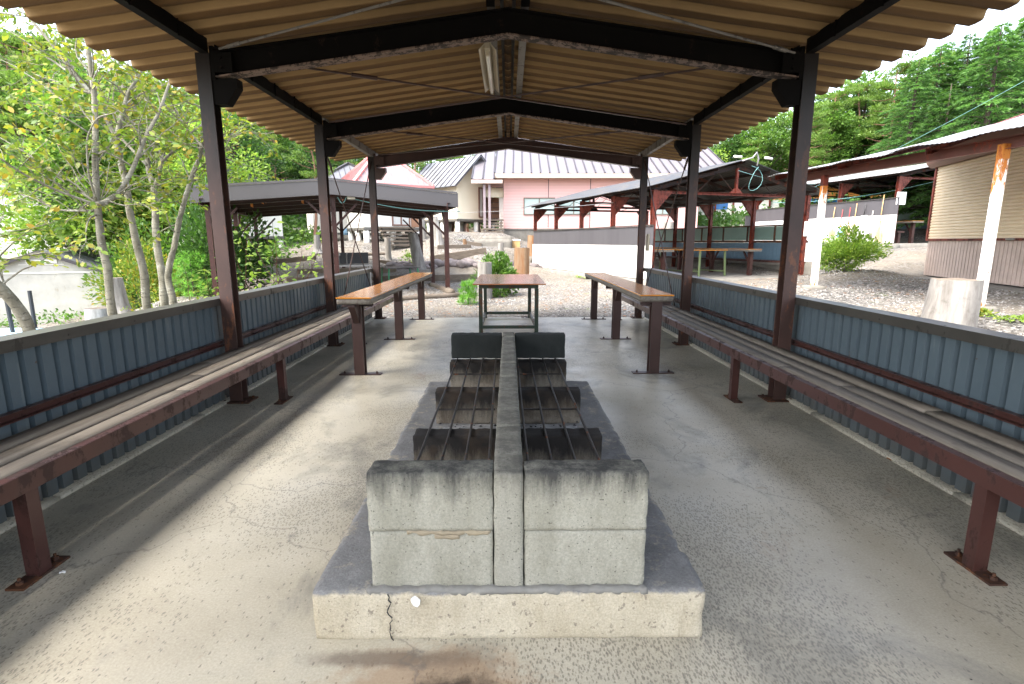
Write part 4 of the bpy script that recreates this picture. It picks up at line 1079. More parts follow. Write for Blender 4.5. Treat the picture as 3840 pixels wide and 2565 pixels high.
m = MB(); m.box((1.0+1.02,27.985,2.0),(1.03+1.02,27.999,4.4)); m.box((4.15,27.985,1.97),(4.18,27.999,4.4)); m.build('wall_joint', MT['roofseam'], PK, off=offp)
def window(parent, x0, x1, z0, z1, y, off, fr='edgewood'):
    m = MB(); t = .06
    m.box((x0,y-.05,z0),(x1,y,z0+t)); m.box((x0,y-.05,z1-t),(x1,y,z1)); m.box((x0,y-.05,z0+t),(x0+t,y,z1-t)); m.box((x1-t,y-.05,z0+t),(x1,y,z1-t)); xm = (x0+x1)/2; m.box((xm-.03,y-.045,z0+t),(xm+.03,y,z1-t))
    f = m.build('window', MT[fr], parent, off=off)
    m = MB(); m.box((x0+t,y-.02,z0+t),(xm-.03,y-.012,z1-t)); m.box((xm+.03,y-.02,z0+t),(x1-t,y-.012,z1-t)); m.build('pane', MT['glass'], f, off=off)
    m = MB(); m.box((x0+t,y-.010,z0+t),(xm-.1,y-.004,z1-t)); m.build('curtain', MT['curtain'], f, off=off)
for (u0,u1) in ((1963,2081),(2091,2211),(2440,2530)):
    a = at(u0,741,Y=27.98); b = at(u1,806,Y=27.98); window(PK, a.x, b.x, b.z, a.z, 27.998, offp)
# porch wing
m = MB(); standing_roof(m, (-1.78,26.9,4.28), (-.70,26.9,4.28), (-.70,30.4,6.2), (-1.70,30.4,6.2), 2, .1, .05, .06); m.build('porch_roof', [MT['pinkroof'], MT['roofseam']], PK, off=offp)
m = MB(); m.box((-1.8,26.85,4.08),(-.28,26.93,4.24)); m.build('porch_fascia', MT['skirt'], PK, off=offp)
m = MB(); m.box((-1.25,28.0,4.0),(-.27,28.1,4.26)); m.box((-1.25,28.1,1.9),(-1.2,30,4.2)); m.build('porch_beam', MT['brownpaint'], PK, off=offp)
m = MB(); m.box((-1.2,28.5,3.55),(-.27,28.55,4.0)); m.build('porch_soffit', MT['cream'], PK, off=offp)
for u in (1816,1835):
    a = at(u,690,Y=27.1); m = MB(); m.box((a.x-.06,27.04,1.25),(a.x+.06,27.16,4.1)); m.build('porch_post', mat_paint('mauve_post', (.30,.24,.25), (.2,.16,.16), .7), PK, off=offp)
m = MB(); m.box((-1.2,29.5,2.4),(-.27,29.6,3.6)); m.build('inner_cupboard', MT['shelfwood'], PK, off=offp)
for k in range(4): m = MB(); m.box((-.95,29.42,2.5+k*.28),(-.45,29.5,2.54+k*.28)); m.build('shelf', MT['brownpaint'], PK, off=offp)
m = MB(); m.box((-.48,28.6,2.0),(-.2,29.4,3.56)); m.build('white_panel', MT['white'], PK, off=offp)
steps('timber_steps', 'weathered timber steps below the pink building porch', (-.75,26.3,1.5), 0, 1.0, 6, .15, .25)

def cabin(name, lab, P, rz, wx, wy, floor_z, eave_z, ridge_z, wallm, roofm, seam, style='gable', gz=None, stilts=True, ov=.35, nseam=14, grp=None, trim='roofseam', door=None):
    """local x,y footprint 0..wx,0..wy with origin at the near corner; gable ridge runs along y"""
    gz = P[2]; T = thing(name, lab, 'cabin', P, rz, grp)
    f, e, r = floor_z-gz, eave_z-gz, ridge_z-gz
    m = MB(); m.box((0,0,f),(wx,wy,e))
    if style == 'gable':
        m.prism([(0,e),(wx,e),(wx/2,r-.08)], 0, wy)
    m.build('wall', MT[wallm], T)
    m = MB(); m.box((-.03,-.03,f-.12),(wx+.03,wy+.03,f-.001)); m.build('floor_beam', MT['steel_grey'], T)
    if style == 'gable':
        sl_ = (r-e)/(wx/2)
        m = MB()
        for s_ in (0,1):
            xe = -ov if s_ == 0 else wx+ov; ze = e-ov*sl_+.06
            standing_roof(m, (xe,-ov,ze),(xe,wy+ov,ze),(wx/2,wy+ov,r+.06),(wx/2,-ov,r+.06), nseam, seam, .03, .03)
        m.build('roof', [MT[roofm], MT[seam]], T)
    else:
        m = MB(); c = Vector((wx/2,wy/2,r)); q = [(-ov,-ov),(wx+ov,-ov),(wx+ov,wy+ov),(-ov,wy+ov)]
        for k in range(4):
            a = Vector((*q[k],e)); b = Vector((*q[(k+1)%4],e)); m.mi = 0
            m.add([a,b,c,a-Vector((0,0,.08)),b-Vector((0,0,.08))], [(0,1,2),(3,4,1,0)])
            nn = (b-a).cross(c-a).normalized(); m.mi = 1
            for j in range(1,nseam):
                t = j/nseam; p = a.lerp(b,t); u_ = 1-abs(2*t-1); mid = (a+b)/2; top = p+(c-mid)*u_
                m.bar(p+nn*.012, top+nn*.012, .025, .025, nn)
        m.mi = 0; m.build('roof', [MT[roofm], MT[seam]], T)
        m = MB()
        for k in range(4):
            a = Vector((*q[k],e+.03)); m.bar(a, c+Vector((0,0,.04)), .14, .09); b = Vector((*q[(k+1)%4],e-.02)); m.bar(a-Vector((0,0,.05)), b, .08, .1)
        m.build('roof_trim', MT[trim], T)
    if stilts:
        n = max(2, round(wx/1.3)); k_ = max(2, round(wy/1.3))
        for i in range(n+1):
            for j in range(k_+1):
                m = MB(); m.tube([(.12+(wx-.24)*i/n,.12+(wy-.24)*j/k_,-.6),(.12+(wx-.24)*i/n,.12+(wy-.24)*j/k_,f-.12)], .13, 10); m.build('stilt', MT['white'], T, smooth=True)
    return T
def cab_window(T, face, a0, a1, z0, z1, kind='sliding_door'):
    """face 'x' = plane y=0, 'y' = plane x=wx given as number"""
    m = MB(); mk = lambda a,b,c: (a,b,c)
    if face == 'f':
        m.box((a0,-.05,z0),(a1,.0,z0+.06)); m.box((a0,-.05,z1-.06),(a1,0,z1)); m.box((a0,-.05,z0+.06),(a0+.06,0,z1-.06)); m.box((a1-.06,-.05,z0+.06),(a1,0,z1-.06)); m.box(((a0+a1)/2-.03,-.05,z0+.06),((a0+a1)/2+.03,0,z1-.06))
        f = m.build(kind, MT['brownpaint'], T); m = MB(); m.box((a0+.06,-.02,z0+.06),((a0+a1)/2-.03,-.01,z1-.06)); m.box(((a0+a1)/2+.03,-.02,z0+.06),(a1-.06,-.01,z1-.06)); m.build('pane', MT['curtain'], f)
    else:
        m.box((-.05,a0,z0),(0,a1,z0+.06)); m.box((-.05,a0,z1-.06),(0,a1,z1)); m.box((-.05,a0,z0+.06),(0,a0+.06,z1-.06)); m.box((-.05,a1-.06,z0+.06),(0,a1,z1-.06))
        f = m.build(kind, MT['brownpaint'], T); m = MB(); m.box((-.02,a0+.06,z0+.06),(-.01,a1-.06,z1-.06)); m.build('pane', MT['glass'], f)
# cream cabin: near corner, axes along its two visible faces
cc = cabin('cabin', 'cream stilted cabin with grey ribbed roof beside the pink building', (-2.34,25.0,1.75), R_(-43)+R_(0)+R_(90), 3.3, 3.2, 2.33, 3.98, 5.15, 'cream', 'greyroof', 'roofseam', nseam=11) if False else None
def cream():
    P = Vector((-2.62,28.0,1.80)); a = Vector((-.70,.71,0)).normalized(); 
    rz = math.atan2(a.y,a.x)-math.pi/2   # local y -> a (away left), local x -> towards back right
    T = cabin('cabin', 'cream stilted cabin with grey ribbed roof beside the pink building', tuple(P), rz, 2.75, 3.9, 2.45, 4.32, 5.62, 'cream', 'greyroof', 'roofseam', nseam=11, grp='stilted holiday cabins')
    cab_window(T, 'f', 1.45, 2.05, .75, 2.3)
    m = MB(); m.box((2.1,-.03,.7),(2.7,-.001,2.3)); m.build('door_recess', MT['shelfwood'], T)
    return T
cream()
P = Vector((-6.24,23.68,1.25))
T = cabin('cabin', 'white stilted cabin with a red-trimmed pyramid roof', tuple(P), R_(32), 2.6, 2.6, 1.92, 3.72, 5.45, 'white', 'pinkwhiteroof', 'redroof', style='hip', nseam=16, grp='stilted holiday cabins', trim='redroof', ov=.5)
cab_window(T, 'f', 1.25, 2.1, .75, 2.2)
m = MB(); m.box((2.15,-.03,.7),(2.55,-.001,2.3)); m.build('door_recess', MT['shelfwood'], T)
steps('timber_steps', 'weathered timber steps beside the red-trimmed cabin', (-4.2,23.0,1.05), R_(32), 1.7, 6, .15, .26)
T = cabin('cabin', 'white stilted cabin with pale grey hipped roof further left', (-9.6,27.0,1.35), R_(25), 4.2, 3.6, 1.75, 3.9, 5.35, 'white', 'greyroof', 'roofseam', style='hip', nseam=16, grp='stilted holiday cabins')
cab_window(T, 'f', 2.7, 3.3, .9, 2.5)
bk = MB(); bk.tube([(0,0,0),(0,0,.3)], [.16,.2], 14); o = bk.build('bucket', MT['tarp'], smooth=True); o.location = (-7.9,26.3,1.62); tag(o, 'light blue bucket on the sill of the grey-roofed white cabin', 'bucket')
st_ = MB(); st_.rough((-8.3,26.0,1.35),(-7.4,26.5,1.62), .2, .02, .02, 3, 1); o = st_.build('door_stone', MT['concrete'], smooth=True, weld=True); tag(o, 'low concrete doorstep under the light blue bucket', 'step')
T = cabin('cabin', 'white cabin half hidden behind leaning grey tree trunks', (-13.6,22.5,.9), R_(28), 4.0, 3.4, 1.55, 3.5, 4.9, 'white', 'greyroof', 'roofseam', style='hip', nseam=14, grp='stilted holiday cabins')
cab_window(T, 'f', .8, 2.4, .9, 2.1)
steps('timber_steps', 'long flight of weathered timber steps behind the nearest left post', (-10.3,17.6,.0), R_(15), 1.9, 10, .14, .30)
HL = thing('house', 'white house with a pale sloping roof at the far left edge', 'house', (-17.6,18.5,-.4), R_(20))
m = MB(); m.box((-4,0,0),(2.2,5,3.0)); m.prism([(-4,3.0),(2.2,3.0),(-.9,4.7)], .02, 5); m.build('wall', MT['white'], HL)
m = MB()
for s_ in (0,1):
    xe = -4.5 if s_ == 0 else 2.7; standing_roof(m, (xe,-.5,2.78),(xe,5.5,2.78),(-.9,5.5,4.8),(-.9,-.5,4.8), 10, .1)
m.build('roof', [MT['greyroof'], MT['roofseam']], HL)
m = MB(); m.box((-.8,-.04,1.0),(.2,0,2.2)); f = m.build('window', MT['brownpaint'], HL); m = MB(); m.box((-.7,-.06,1.1),(.1,-.04,2.1)); m.build('pane', MT['glass'], f)
m = MB(); m.bar((2.35,-.15,0),(2.35,-.15,2.9), .1, .1, (0,1,0)); m.build('downpipe', MT['red'], HL)

# white gabled shed
SP = at(148,945,Y=15); SP.z = -1.0
SD = thing('shed', 'low white weatherboard shed with a grey gabled roof beyond the left wall', 'shed', tuple(SP), R_(22))
m = MB(); hw, D_, e_, r_ = 1.32, 3.4, 1.48, 2.02
m.box((-hw,0,-.6),(hw,D_,e_)); m.prism([(-hw,e_),(hw,e_),(0,r_)], 0, D_); m.build('wall', mat_paint('dirty_white_board', (.52,.50,.44), (.30,.26,.18), .56, .6, 1.2, .6), SD)
m = MB(); sl_ = (r_-e_)/hw
for s_ in (-1,1): standing_roof(m, (s_*(hw+.1),-.12,e_-.1*sl_+.05),(s_*(hw+.1),D_+.1,e_-.1*sl_+.05),(0,D_+.1,r_+.05),(0,-.12,r_+.05), 4, .1, .015, .02, .03)
m.build('roof', [mat('slate_grey_shed_roof', (.11,.115,.125), (.085,.09,.10), 2, .5), MT['roofseam']], SD)
for s_ in (-1,1):
    m = MB(); m.bar((0,-.14,r_+.02),(s_*(hw+.1),-.14,e_-.1*sl_+.02), .03, .07); m.build('barge_board', MT['roofseam'], SD)
m = MB(); m.box((-.33,-.03,r_-.30),(.36,-.001,r_-.20)); m.box((-.5,-.02,r_-.34),(.5,-.001,r_-.325)); m.box((-hw,-.02,e_-.04),(hw,-.001,e_)); m.build('vent', MT['white'], SD)
for k,(u,v0,v1,y) in enumerate(((110,1090,1235,9.2),(25,1130,1240,8.6))):
    a = at(u,v0,Y=y); b = at(u+30,v1+40,Y=y); m = MB(); m.tube([a,(b.x,b.y,b.z)], .03, 8); o = m.build('fence_stake', MT['black'], off=tuple(b)); o.location = b
    tag(o, ['thin black stake standing in front of the white shed','second black stake nearer the left edge of the picture'][k], 'stake', 'black stakes by the shed')
a = at(60,1265,Y=8.2); o = thing('water_tank', 'light blue flat-topped plastic cover behind the left wall', 'cover', tuple(a+Vector((0,0,-.6))))
m = MB(); m.rough((-1.3,-.5,0),(1.1,.9,.62), .2, .06, .02, 2, 3); m.build('cover_top', MT['tarp'], o, smooth=True, weld=True)
m = MB(); m.rough((-1.2,-.4,-.3),(1.0,.8,.0), .3, .03, .01, 2, 3); m.build('cover_base', MT['blue'], o, smooth=True, weld=True)
a = at(505,1090,Y=17.5); o = thing('blue_cart', 'blue frame with a loose sheet at the back corner of the white shed', 'cart', tuple(a))
m = MB(); m.bar((0,0,-.4),(-.15,0,.35), .06, .06); m.bar((.25,.1,-.4),(.1,.1,.3), .06, .06); m.build('frame', MT['blue'], o); m = MB(); m.box((-.1,-.02,-.1),(.25,0,.1)); m.build('sheet', MT['orange'], o)

# far coloured building and plaza at the right rear
FB = thing('orange_building', 'distant white and orange building with red framing behind the shelters', 'building', (17.5,38,2.6), R_(-8))
m = MB(); m.box((-5.5,0,-1),(9,5,1.5)); m.build('lower_wall', MT['white'], FB); m = MB(); m.box((-5.5,-.01,1.5),(9,5,2.4)); m.build('upper_wall', MT['orange'], FB)
m = MB(); m.box((-3.7,-.06,.9),(-2.2,-.02,1.9)); m.build('blue_panel', MT['blue'], FB); m = MB(); m.box((1.6,-.06,1.3),(8,-.02,1.55)); m.build('blue_panel', MT['blue'], FB)
m = MB()
for k in range(12): m.box((-5.5+k*1.2,-.1,-1),(-5.38+k*1.2,-.02,2.4))
m.box((-5.5,-.12,.0),(9,-.1,.1)); m.build('red_framing', MT['red'], FB)
m = MB(); m.box((-6,-.8,2.4),(9.5,6,2.65)); m.build('roof', MT['darkroof'], FB)
BS = thing('storage_box', 'beige storage hut beside the distant orange building', 'hut', (11.0,37,2.5), R_(-5))
m = MB(); m.box((-1.7,0,-.6),(1.4,2,2)); m.build('wall', mat('tan_panel', (.52,.40,.25), (.48,.36,.22), 2, .6), BS); m = MB(); m.box((-2.9,0,-.6),(-1.72,2,1.9)); m.build('side_bay', MT['white'], BS); m = MB(); m.box((-3,-.3,2.0),(1.6,2.2,2.12)); m.build('roof', MT['darkroof'], BS)
S3 = corr_wall('low_wall', 'far low grey-panelled wall seen through the nearer red-posted shelter', tuple(at(2790,870,Y=27)), R_(8), (6.5,0), (0,0), -.6, .1, .75)

# ------------------------------------------------------------ yard: stumps, logs, rocks, shrubs
def stump(name, lab, x, y, z0, h, r0, r1, mt, seed, lean=(0,0), roots=.3, grp=None):
    T = thing(name, lab, 'stump', (x,y,z0), 0, grp); m = MB(); n = 40; k = 12; vs = []
    for j in range(k+1):
        t = j/k; r = r0+(r1-r0)*t**.7+roots*r0*max(0,.25-t)**1.5*5
        for i in range(n):
            a = 6.2832*i/n; q = noise.noise(Vector((math.cos(a)*1.6,math.sin(a)*1.6,t*.6+seed)))*.16+noise.noise(Vector((math.cos(a)*6,math.sin(a)*6,t*.8+seed)))*.05
            vs.append((r*(1+q)*math.cos(a)+lean[0]*t, r*(1+q)*math.sin(a)+lean[1]*t, -.1+(h+.1)*t+(.015*noise.noise(Vector((math.cos(a)*2,math.sin(a)*2,seed))) if j == k else 0)))
    fs = [(j*n+i, j*n+(i+1)%n, (j+1)*n+(i+1)%n, (j+1)*n+i) for j in range(k) for i in range(n)]
    m.add(vs, fs); m.build('trunk', MT[mt], T, smooth=True)
    m = MB(); top = vs[k*n:]; c = (lean[0],lean[1],h+.005)
    ring = [tuple(Vector(c).lerp(Vector(p),.55)+Vector((0,0,.004*math.sin(i*2.)))) for i,p in enumerate(top)]
    m.add(top+ring+[c], [(i,(i+1)%n,n+(i+1)%n,n+i) for i in range(n)]+[(n+i,n+(i+1)%n,2*n) for i in range(n)]); m.build('cut_face', MT['log'], T)
    return T
g_ = ground
stump('tree_stump', 'broad bleached white stump just beyond the right wall', 5.62, 6.75, .12, .70, .31, .25, 'stumpv', 1, (.04,0), .35, 'cut stumps around the yard')
stump('tree_stump', 'upright grey post-like stump behind the end table', -.56, 12.7, -.04, .86, .165, .155, 'stumpv', 2, grp='cut stumps around the yard', roots=.05)
stump('tree_stump', 'tall orange rotting stump right of the centre bush', .43, 17.6, .0, 1.1, .27, .25, 'stumpo', 3, grp='cut stumps around the yard', roots=.1)
stump('tree_stump', 'slim whitish stump behind the centre bush', -.3, 20.5, .4, .85, .12, .115, 'stumpv', 4, grp='cut stumps around the yard')
stump('tree_stump', 'tilted grey stump at the left end of the white wall', 1.0, 22.8, .8, .75, .22, .30, 'stumpo', 5, (.1,0), grp='cut stumps around the yard')
stump('tree_stump', 'big leaning bleached trunk between the pavilion posts', -3.2, 19.6, .3, 1.3, .25, .19, 'stumpv', 6, (-.25,.1), .35, 'cut stumps around the yard')
stump('tree_stump', 'bleached forked trunk right of the big leaning one', -2.95, 23.3, 1.1, 1.25, .22, .15, 'stumpv', 7, (-.2,0), .3, 'cut stumps around the yard')
stump('tree_stump', 'thin bleached trunk beside the forked one', -3.75, 24.0, 1.2, 1.3, .16, .13, 'stumpv', 8, (-.08,0), .2, 'cut stumps around the yard')
stump('tree_stump', 'short brown stump on the slope below the cream cabin', -1.85, 23.4, 1.05, .36, .08, .075, 'stumpo', 9, (-.04,0), grp='cut stumps around the yard')
stump('tree_stump', 'white stump with flaring roots in front of the grey-roofed cabin', -7.6, 21.6, .95, .62, .17, .10, 'stumpv', 10, (0,0), .9, 'cut stumps around the yard')
stump('tree_stump', 'slim stump with a green sprig beside the timber steps', -4.65, 20.9, .7, .75, .12, .11, 'stumpv', 11, grp='cut stumps around the yard')
stump('tree_stump', 'cut pale stump behind the slim grey trees', -8.1, 11.1, -.05, .62, .19, .155, 'stumpv', 12, (-.04,0), .3, 'cut stumps around the yard')
stump('tree_stump', 'weathered split stump against the shed corner', -7.15, 9.3, -.45, .62, .22, .21, 'stumpv', 13, (.04,0), .2, 'cut stumps around the yard')
stump('tree_stump', 'small dark stump behind the tall leafy shoots', -5.45, 16.2, .06, .45, .1, .09, 'stumpo', 14, grp='cut stumps around the yard')
stump('tree_stump', 'grey stump in the far plaza beyond the dark roof', 8.1, 27.5, 1.5, .75, .28, .25, 'stumpv', 15, grp='cut stumps around the yard')
stump('tree_stump', 'lower grey stump in the far plaza left of the other', 7.0, 27.8, 1.5, .45, .28, .25, 'stumpv', 16, grp='cut stumps around the yard')
def log(lab, pts, r, mt='log', g='timber edging of the terraces', sq=False):
    pts = [Vector(p) for p in pts]; pts = [Vector((p.x,p.y,(ground(p.x,p.y) if p.z == 0 else p.z)+r*.55)) for p in pts]
    o = thing('edging_log', lab, 'log', tuple(pts[0]), 0, g); L_ = []
    for a,b in zip(pts,pts[1:]):
        for k in range(6): L_.append(a.lerp(b,k/6))
    L_.append(pts[-1]); m = MB()
    if sq:
        m.bar(pts[0], pts[-1], r*1.4, r*2); m.build('beam', MT[mt], o, off=tuple(pts[0]), bevel=.01)
    else:
        m.tube([p+Vector((0,0,.02*noise.noise(p*1.5))) for p in L_], [r*(1+.15*noise.noise(p*3)) for p in L_], 10); m.build('trunk', MT[mt], o, off=tuple(pts[0]), smooth=True)
    return o
log('pale log lying across the gravel at the foot of the pavilion post', [(-3.2,11.9,-.03),(-1.2,13.0,-.03)], .075)
log('log running away from the pavilion post behind the pale log', [(-1.45,13.6,-.03),(-2.3,15.9,-.03)], .10)
log('squared beam edging the gravel left of the end table', [(-3.9,16.6,0),(-1.0,17.6,0)], .10, sq=True)
log('squared beam under the left table in the pavilion yard', [(-6.6,16.0,0),(-4.0,16.5,0)], .09, sq=True)
log('dark squared beam above the river rocks', [(-3.1,21.4,0),(-.9,21.9,0)], .15, sq=True)
log('upper squared beam behind the dark one', [(-3.0,22.9,0),(-1.6,23.2,0)], .10, sq=True)
log('highest short beam below the cream cabin', [(-3.3,23.8,0),(-1.2,24.0,0)], .09, sq=True)
log('long beam left of the bleached trunk', [(-7.0,20.4,0),(-3.6,20.3,0)], .10, sq=True)
log('lower long beam left of the bleached trunk', [(-7.4,18.9,0),(-3.9,18.7,0)], .09, sq=True)
log('left terrace beam behind the tall leafy shoots', [(-9.4,20.6,0),(-7.2,20.2,0)], .10, sq=True)
log('knotted driftwood branch on the left terrace', [(-6.3,21.4,0),(-5.2,21.9,0),(-4.9,22.0,0)], .07)
log('log across the bottom of the long timber steps', [(-10.6,16.6,0),(-8.4,17.0,0)], .13)
# concrete ledge and wooden box
m = MB(); a = at(1777,897,Y=24); b = at(1921,926,Y=24); m.rough((a.x,24,b.z-.3),(b.x,24.6,a.z), .15, .01, .01, 3, 3); m.rough((a.x+.3,24.62,b.z-.3),(b.x,25.4,a.z+.14), .15, .01, .01, 3, 4)
o = m.build('concrete_ledge', MT['concrete'], smooth=True, weld=True); tag(o, 'stained concrete ledge below the pink building corner', 'ledge')
a = at(1920,895,Y=24.3); wb = thing('wooden_box', 'small pale wooden box at the foot of the pink building', 'box', (a.x,24.3,a.z-.45))
m = MB(); m.box((0,0,0),(.36,.3,.36)); m.build('box_body', MT['handle'], wb); m = MB(); m.box((-.02,-.02,.361),(.38,.32,.42)); m.build('box_lid', MT['white'], wb)
# river rocks
rr = random.Random(5)
def rock(lab, x, y, s, seed):
    m = MB(); n, k = 14, 9; vs = []
    for j in range(k+1):
        ph = math.pi*j/k
        for i in range(n):
            a = 6.2832*i/n; p = Vector((math.sin(ph)*math.cos(a),math.sin(ph)*math.sin(a),math.cos(ph))); q = 1+.35*noise.noise(p*1.3+Vector((seed,0,0)))
            vs.append((p.x*s*q*1.2,p.y*s*q,p.z*s*q*.75))
    m.add(vs, [(j*n+i,(j+1)*n+i,(j+1)*n+(i+1)%n,j*n+(i+1)%n) for j in range(k) for i in range(n)])
    o = m.build('river_rock', MT['rock'], smooth=True, weld=True); o.location = (x,y,ground(x,y)+s*.3); o.rotation_euler.z = seed; tag(o, lab, 'rock', 'river rocks piled along the terrace')
RK = []
for k in range(46):
    t = rr.random(); RK.append((-4.3+4.3*t+rr.uniform(-.1,.1), 19.6+.9*rr.random()+.3*t, rr.uniform(.11,.24)))
for k in range(6): RK.append((.35+rr.random()*1.0, 20.6+rr.random()*1.2, rr.uniform(.12,.2)))
for k in range(14): RK.append((-9.2+rr.random()*2.4, 15.2+rr.random()*1.4, rr.uniform(.08,.18)))
RK.sort()
for k,(x,y,s) in enumerate(RK):
    rock('mauve-grey river rock in the low pile along the terrace', x, y, s, k*1.7)
for k in range(7):
    x = 12.2+k*.45; rock('mauve-grey river rock in the low pile along the terrace', x*.62+1.0, 31+.3*(k%2), .3, k*2.1+.3) if False else None
fp = thing('far_picnic_table', 'small far table with boulders beside it in the plaza', 'table', (9.0,33,2.2))
m = MB(); m.box((-1.1,-.4,.6),(1.1,.4,.66)); m.build('tabletop', MT['zinc'], fp)
for x in (-.9,.9): m = MB(); m.box((x-.04,-.3,-.3),(x+.04,.3,.6)); m.build('leg', MT['brightgreen'], fp)
m = MB(); m.tube([(-1.15,22.4,.55),(-1.1,22.3,.56)], .05, 6)

# ------------------------------------------------------------ foliage helpers
def unit(v): return v/np.maximum(np.linalg.norm(v, axis=1, keepdims=True), 1e-6)
def leaf_quads(P, S, asp=.45, up=.0, droop=0., D=None, hexa=False):
    """leaf faces at points P with lengths S; returns vertex array and verts per face"""
    n = len(P); d = unit(rng.normal(size=(n,3))) if D is None else unit(D+rng.normal(size=(n,3))*.45)
    d[:,2] = d[:,2]*(1-up)-droop; d = unit(d)
    r = unit(rng.normal(size=(n,3))*.55+np.array([0,0,1.])); s = unit(np.cross(d, r)); nn = np.cross(s, d)
    S = S[:,None]; w_ = S*asp*.5
    if hexa:
        V = np.stack([P, P+d*S*.28+s*w_*.85+nn*S*.03, P+d*S*.62+s*w_+nn*S*.02, P+d*S-nn*S*.08, P+d*S*.62-s*w_+nn*S*.02, P+d*S*.28-s*w_*.85+nn*S*.03], 1)
        return V.reshape(-1,3), 6
    V = np.stack([P, P+d*S*.5+s*w_, P+d*S, P+d*S*.5-s*w_], 1)
    return V.reshape(-1,3), 4

# slim grey-barked trees left of the shelter, close to the viewpoint
c1 = lambda a,b: (a*.5486, b*.5486)
c5 = lambda a,b: (a*.5486, 800+b*.5486)
def slim_tree(lab, base, lines, Y, ntw, seed, leafm, lsz=(.06,.10), tw=(.35,.9)):
    r = random.Random(seed); T = thing('slim_tree', lab, 'tree', tuple(base), 0, 'slim grey-barked trees by the left wall'); off = tuple(base)
    pts_all = []; m = MB()
    for li,(ln, r0, r1, dy) in enumerate(lines):
        pts = [at(*q, Y=Y+dy*k/max(1,len(ln)-1)) if not isinstance(q, Vector) else q for k,q in enumerate(ln)]
        if li == 0: pts = [Vector(base)-Vector((0,0,.2))]+pts
        fine = []
        for a,b in zip(pts,pts[1:]):
            for k in range(5): fine.append(a.lerp(b,k/5))
        fine.append(pts[-1])
        for _ in range(2): fine = [fine[0]]+[(fine[i-1]+fine[i]*2+fine[i+1])/4 for i in range(1,len(fine)-1)]+[fine[-1]]
        n = len(fine)
        m.tube([p+Vector((noise.noise(p*2.1),noise.noise(p*2.3+Vector((5,0,0))),0))*.02 for p in fine], [(r0+(r1-r0)*i/(n-1))*(1+.10*noise.noise(fine[i]*9)) for i in range(n)], 9)
        pts_all += [(fine[i], (r0+(r1-r0)*i/(n-1)), (fine[min(i+1,n-1)]-fine[max(i-1,0)]).normalized()) for i in range(n) if (i > n*.35 or li > 0)]
    tm = m; LP = []; LD = []
    for k in range(ntw):
        p, rad, d = r.choice(pts_all)
        a = Vector((r.gauss(0,1),r.gauss(0,1),r.gauss(.25,.7))).normalized(); a = (a+d*.5).normalized()
        L_ = r.uniform(*tw)*1.25; q = [p]; 
        for s_ in range(6):
            a = (a+Vector((r.gauss(0,.22),r.gauss(0,.22),r.gauss(0.02,.16)))).normalized(); q.append(q[-1]+a*L_/6)
            if s_ > 1 and r.random() < .75:
                b_ = (a+Vector((r.gauss(0,.8),r.gauss(0,.8),r.gauss(0,.4)))).normalized(); e_ = q[-1]+b_*L_*r.uniform(.2,.45)
                tm.tube([q[-1], e_], [.0035,.0015], 3, False)
                for j in range(5):
                    LP.append(q[-1].lerp(e_, (j+1)/5)); LD.append(b_+Vector((r.gauss(0,.6),r.gauss(0,.6),-.25)))
            if s_ > 1:
                for j in range(2): LP.append(q[-1]+Vector((r.gauss(0,.02),r.gauss(0,.02),r.gauss(0,.02)))); LD.append(a+Vector((r.gauss(0,.7),r.gauss(0,.7),-.3)))
        tm.tube(q, [min(rad*.5,.011)*(1-.8*i/6) for i in range(7)], 5, False)
    m.build('trunk', MT['bark'], T, off=off, smooth=True)
    P = np.array([tuple(p) for p in LP]); D = np.array([tuple(p) for p in LD])
    # keep leaves out from under the shelter roof
    ok = ~((P[:,0] > -2.95) & (P[:,2] < 2.9)); P = P[ok]; D = D[ok]
    S = rng.uniform(*lsz, len(P)); V, n = leaf_quads(P-np.array(off), S, .52, D=D, hexa=True)
    npmesh('foliage', V, n, leafm, T); return T
g0 = lambda u,v,Y: (lambda p: Vector((p.x,p.y,ground(p.x,p.y))))(at(u,v,Y=Y))
slim_tree('nearest upright slim grey tree with a big curved side limb', g0(428,1173,7.0), [
  ([c5(765,680),c5(740,400),c5(690,200),c5(665,0),c1(655,1300),c1(655,1000),c1(650,700),c1(622,500),c1(600,280),c1(595,60)], .056, .022, .2),
  ([c1(655,1400),c1(740,1375),c1(830,1300),c1(900,1180),c1(960,1000),c1(1050,850),c1(1100,740),c1(1160,560),c1(1200,420)], .036, .014, .9),
  ([c1(640,1395),c1(400,1310),c1(150,1180),c1(0,1080),c1(-200,960)], .016, .006, -.8),
  ([c1(640,1380),c1(450,1250),c1(200,1060),c1(0,940)], .014, .005, .6),
  ([c1(630,1440),c1(400,1440),c1(200,1340),c1(0,1300),c1(-200,1290)], .014, .005, 1.0),
  ([c1(655,1370),c1(600,1200),c1(595,950),c1(660,800),c1(780,770)], .014, .005, -.5)], 7.0, 80, 1, L_yg, (.07,.11))
slim_tree('second slim grey tree forking high above the wall', g0(560,1150,7.9), [
  ([c5(1000,630),c5(990,430),c5(930,200),c5(890,0),c1(870,1300),c1(820,1080),c1(800,940),c1(720,800),c1(640,660),c1(500,500),c1(380,330),c1(240,170),c1(150,40)], .062, .016, .5),
  ([c1(800,930),c1(830,780),c1(880,640),c1(950,520),c1(1010,380)], .036, .014, .4),
  ([c1(500,510),c1(300,380),c1(130,250),c1(-50,150)], .014, .005, 1.2),
  ([c1(620,640),c1(400,560),c1(200,500),c1(-50,380)], .016, .005, 1.4)], 7.9, 80, 2, L_yg, (.07,.11))
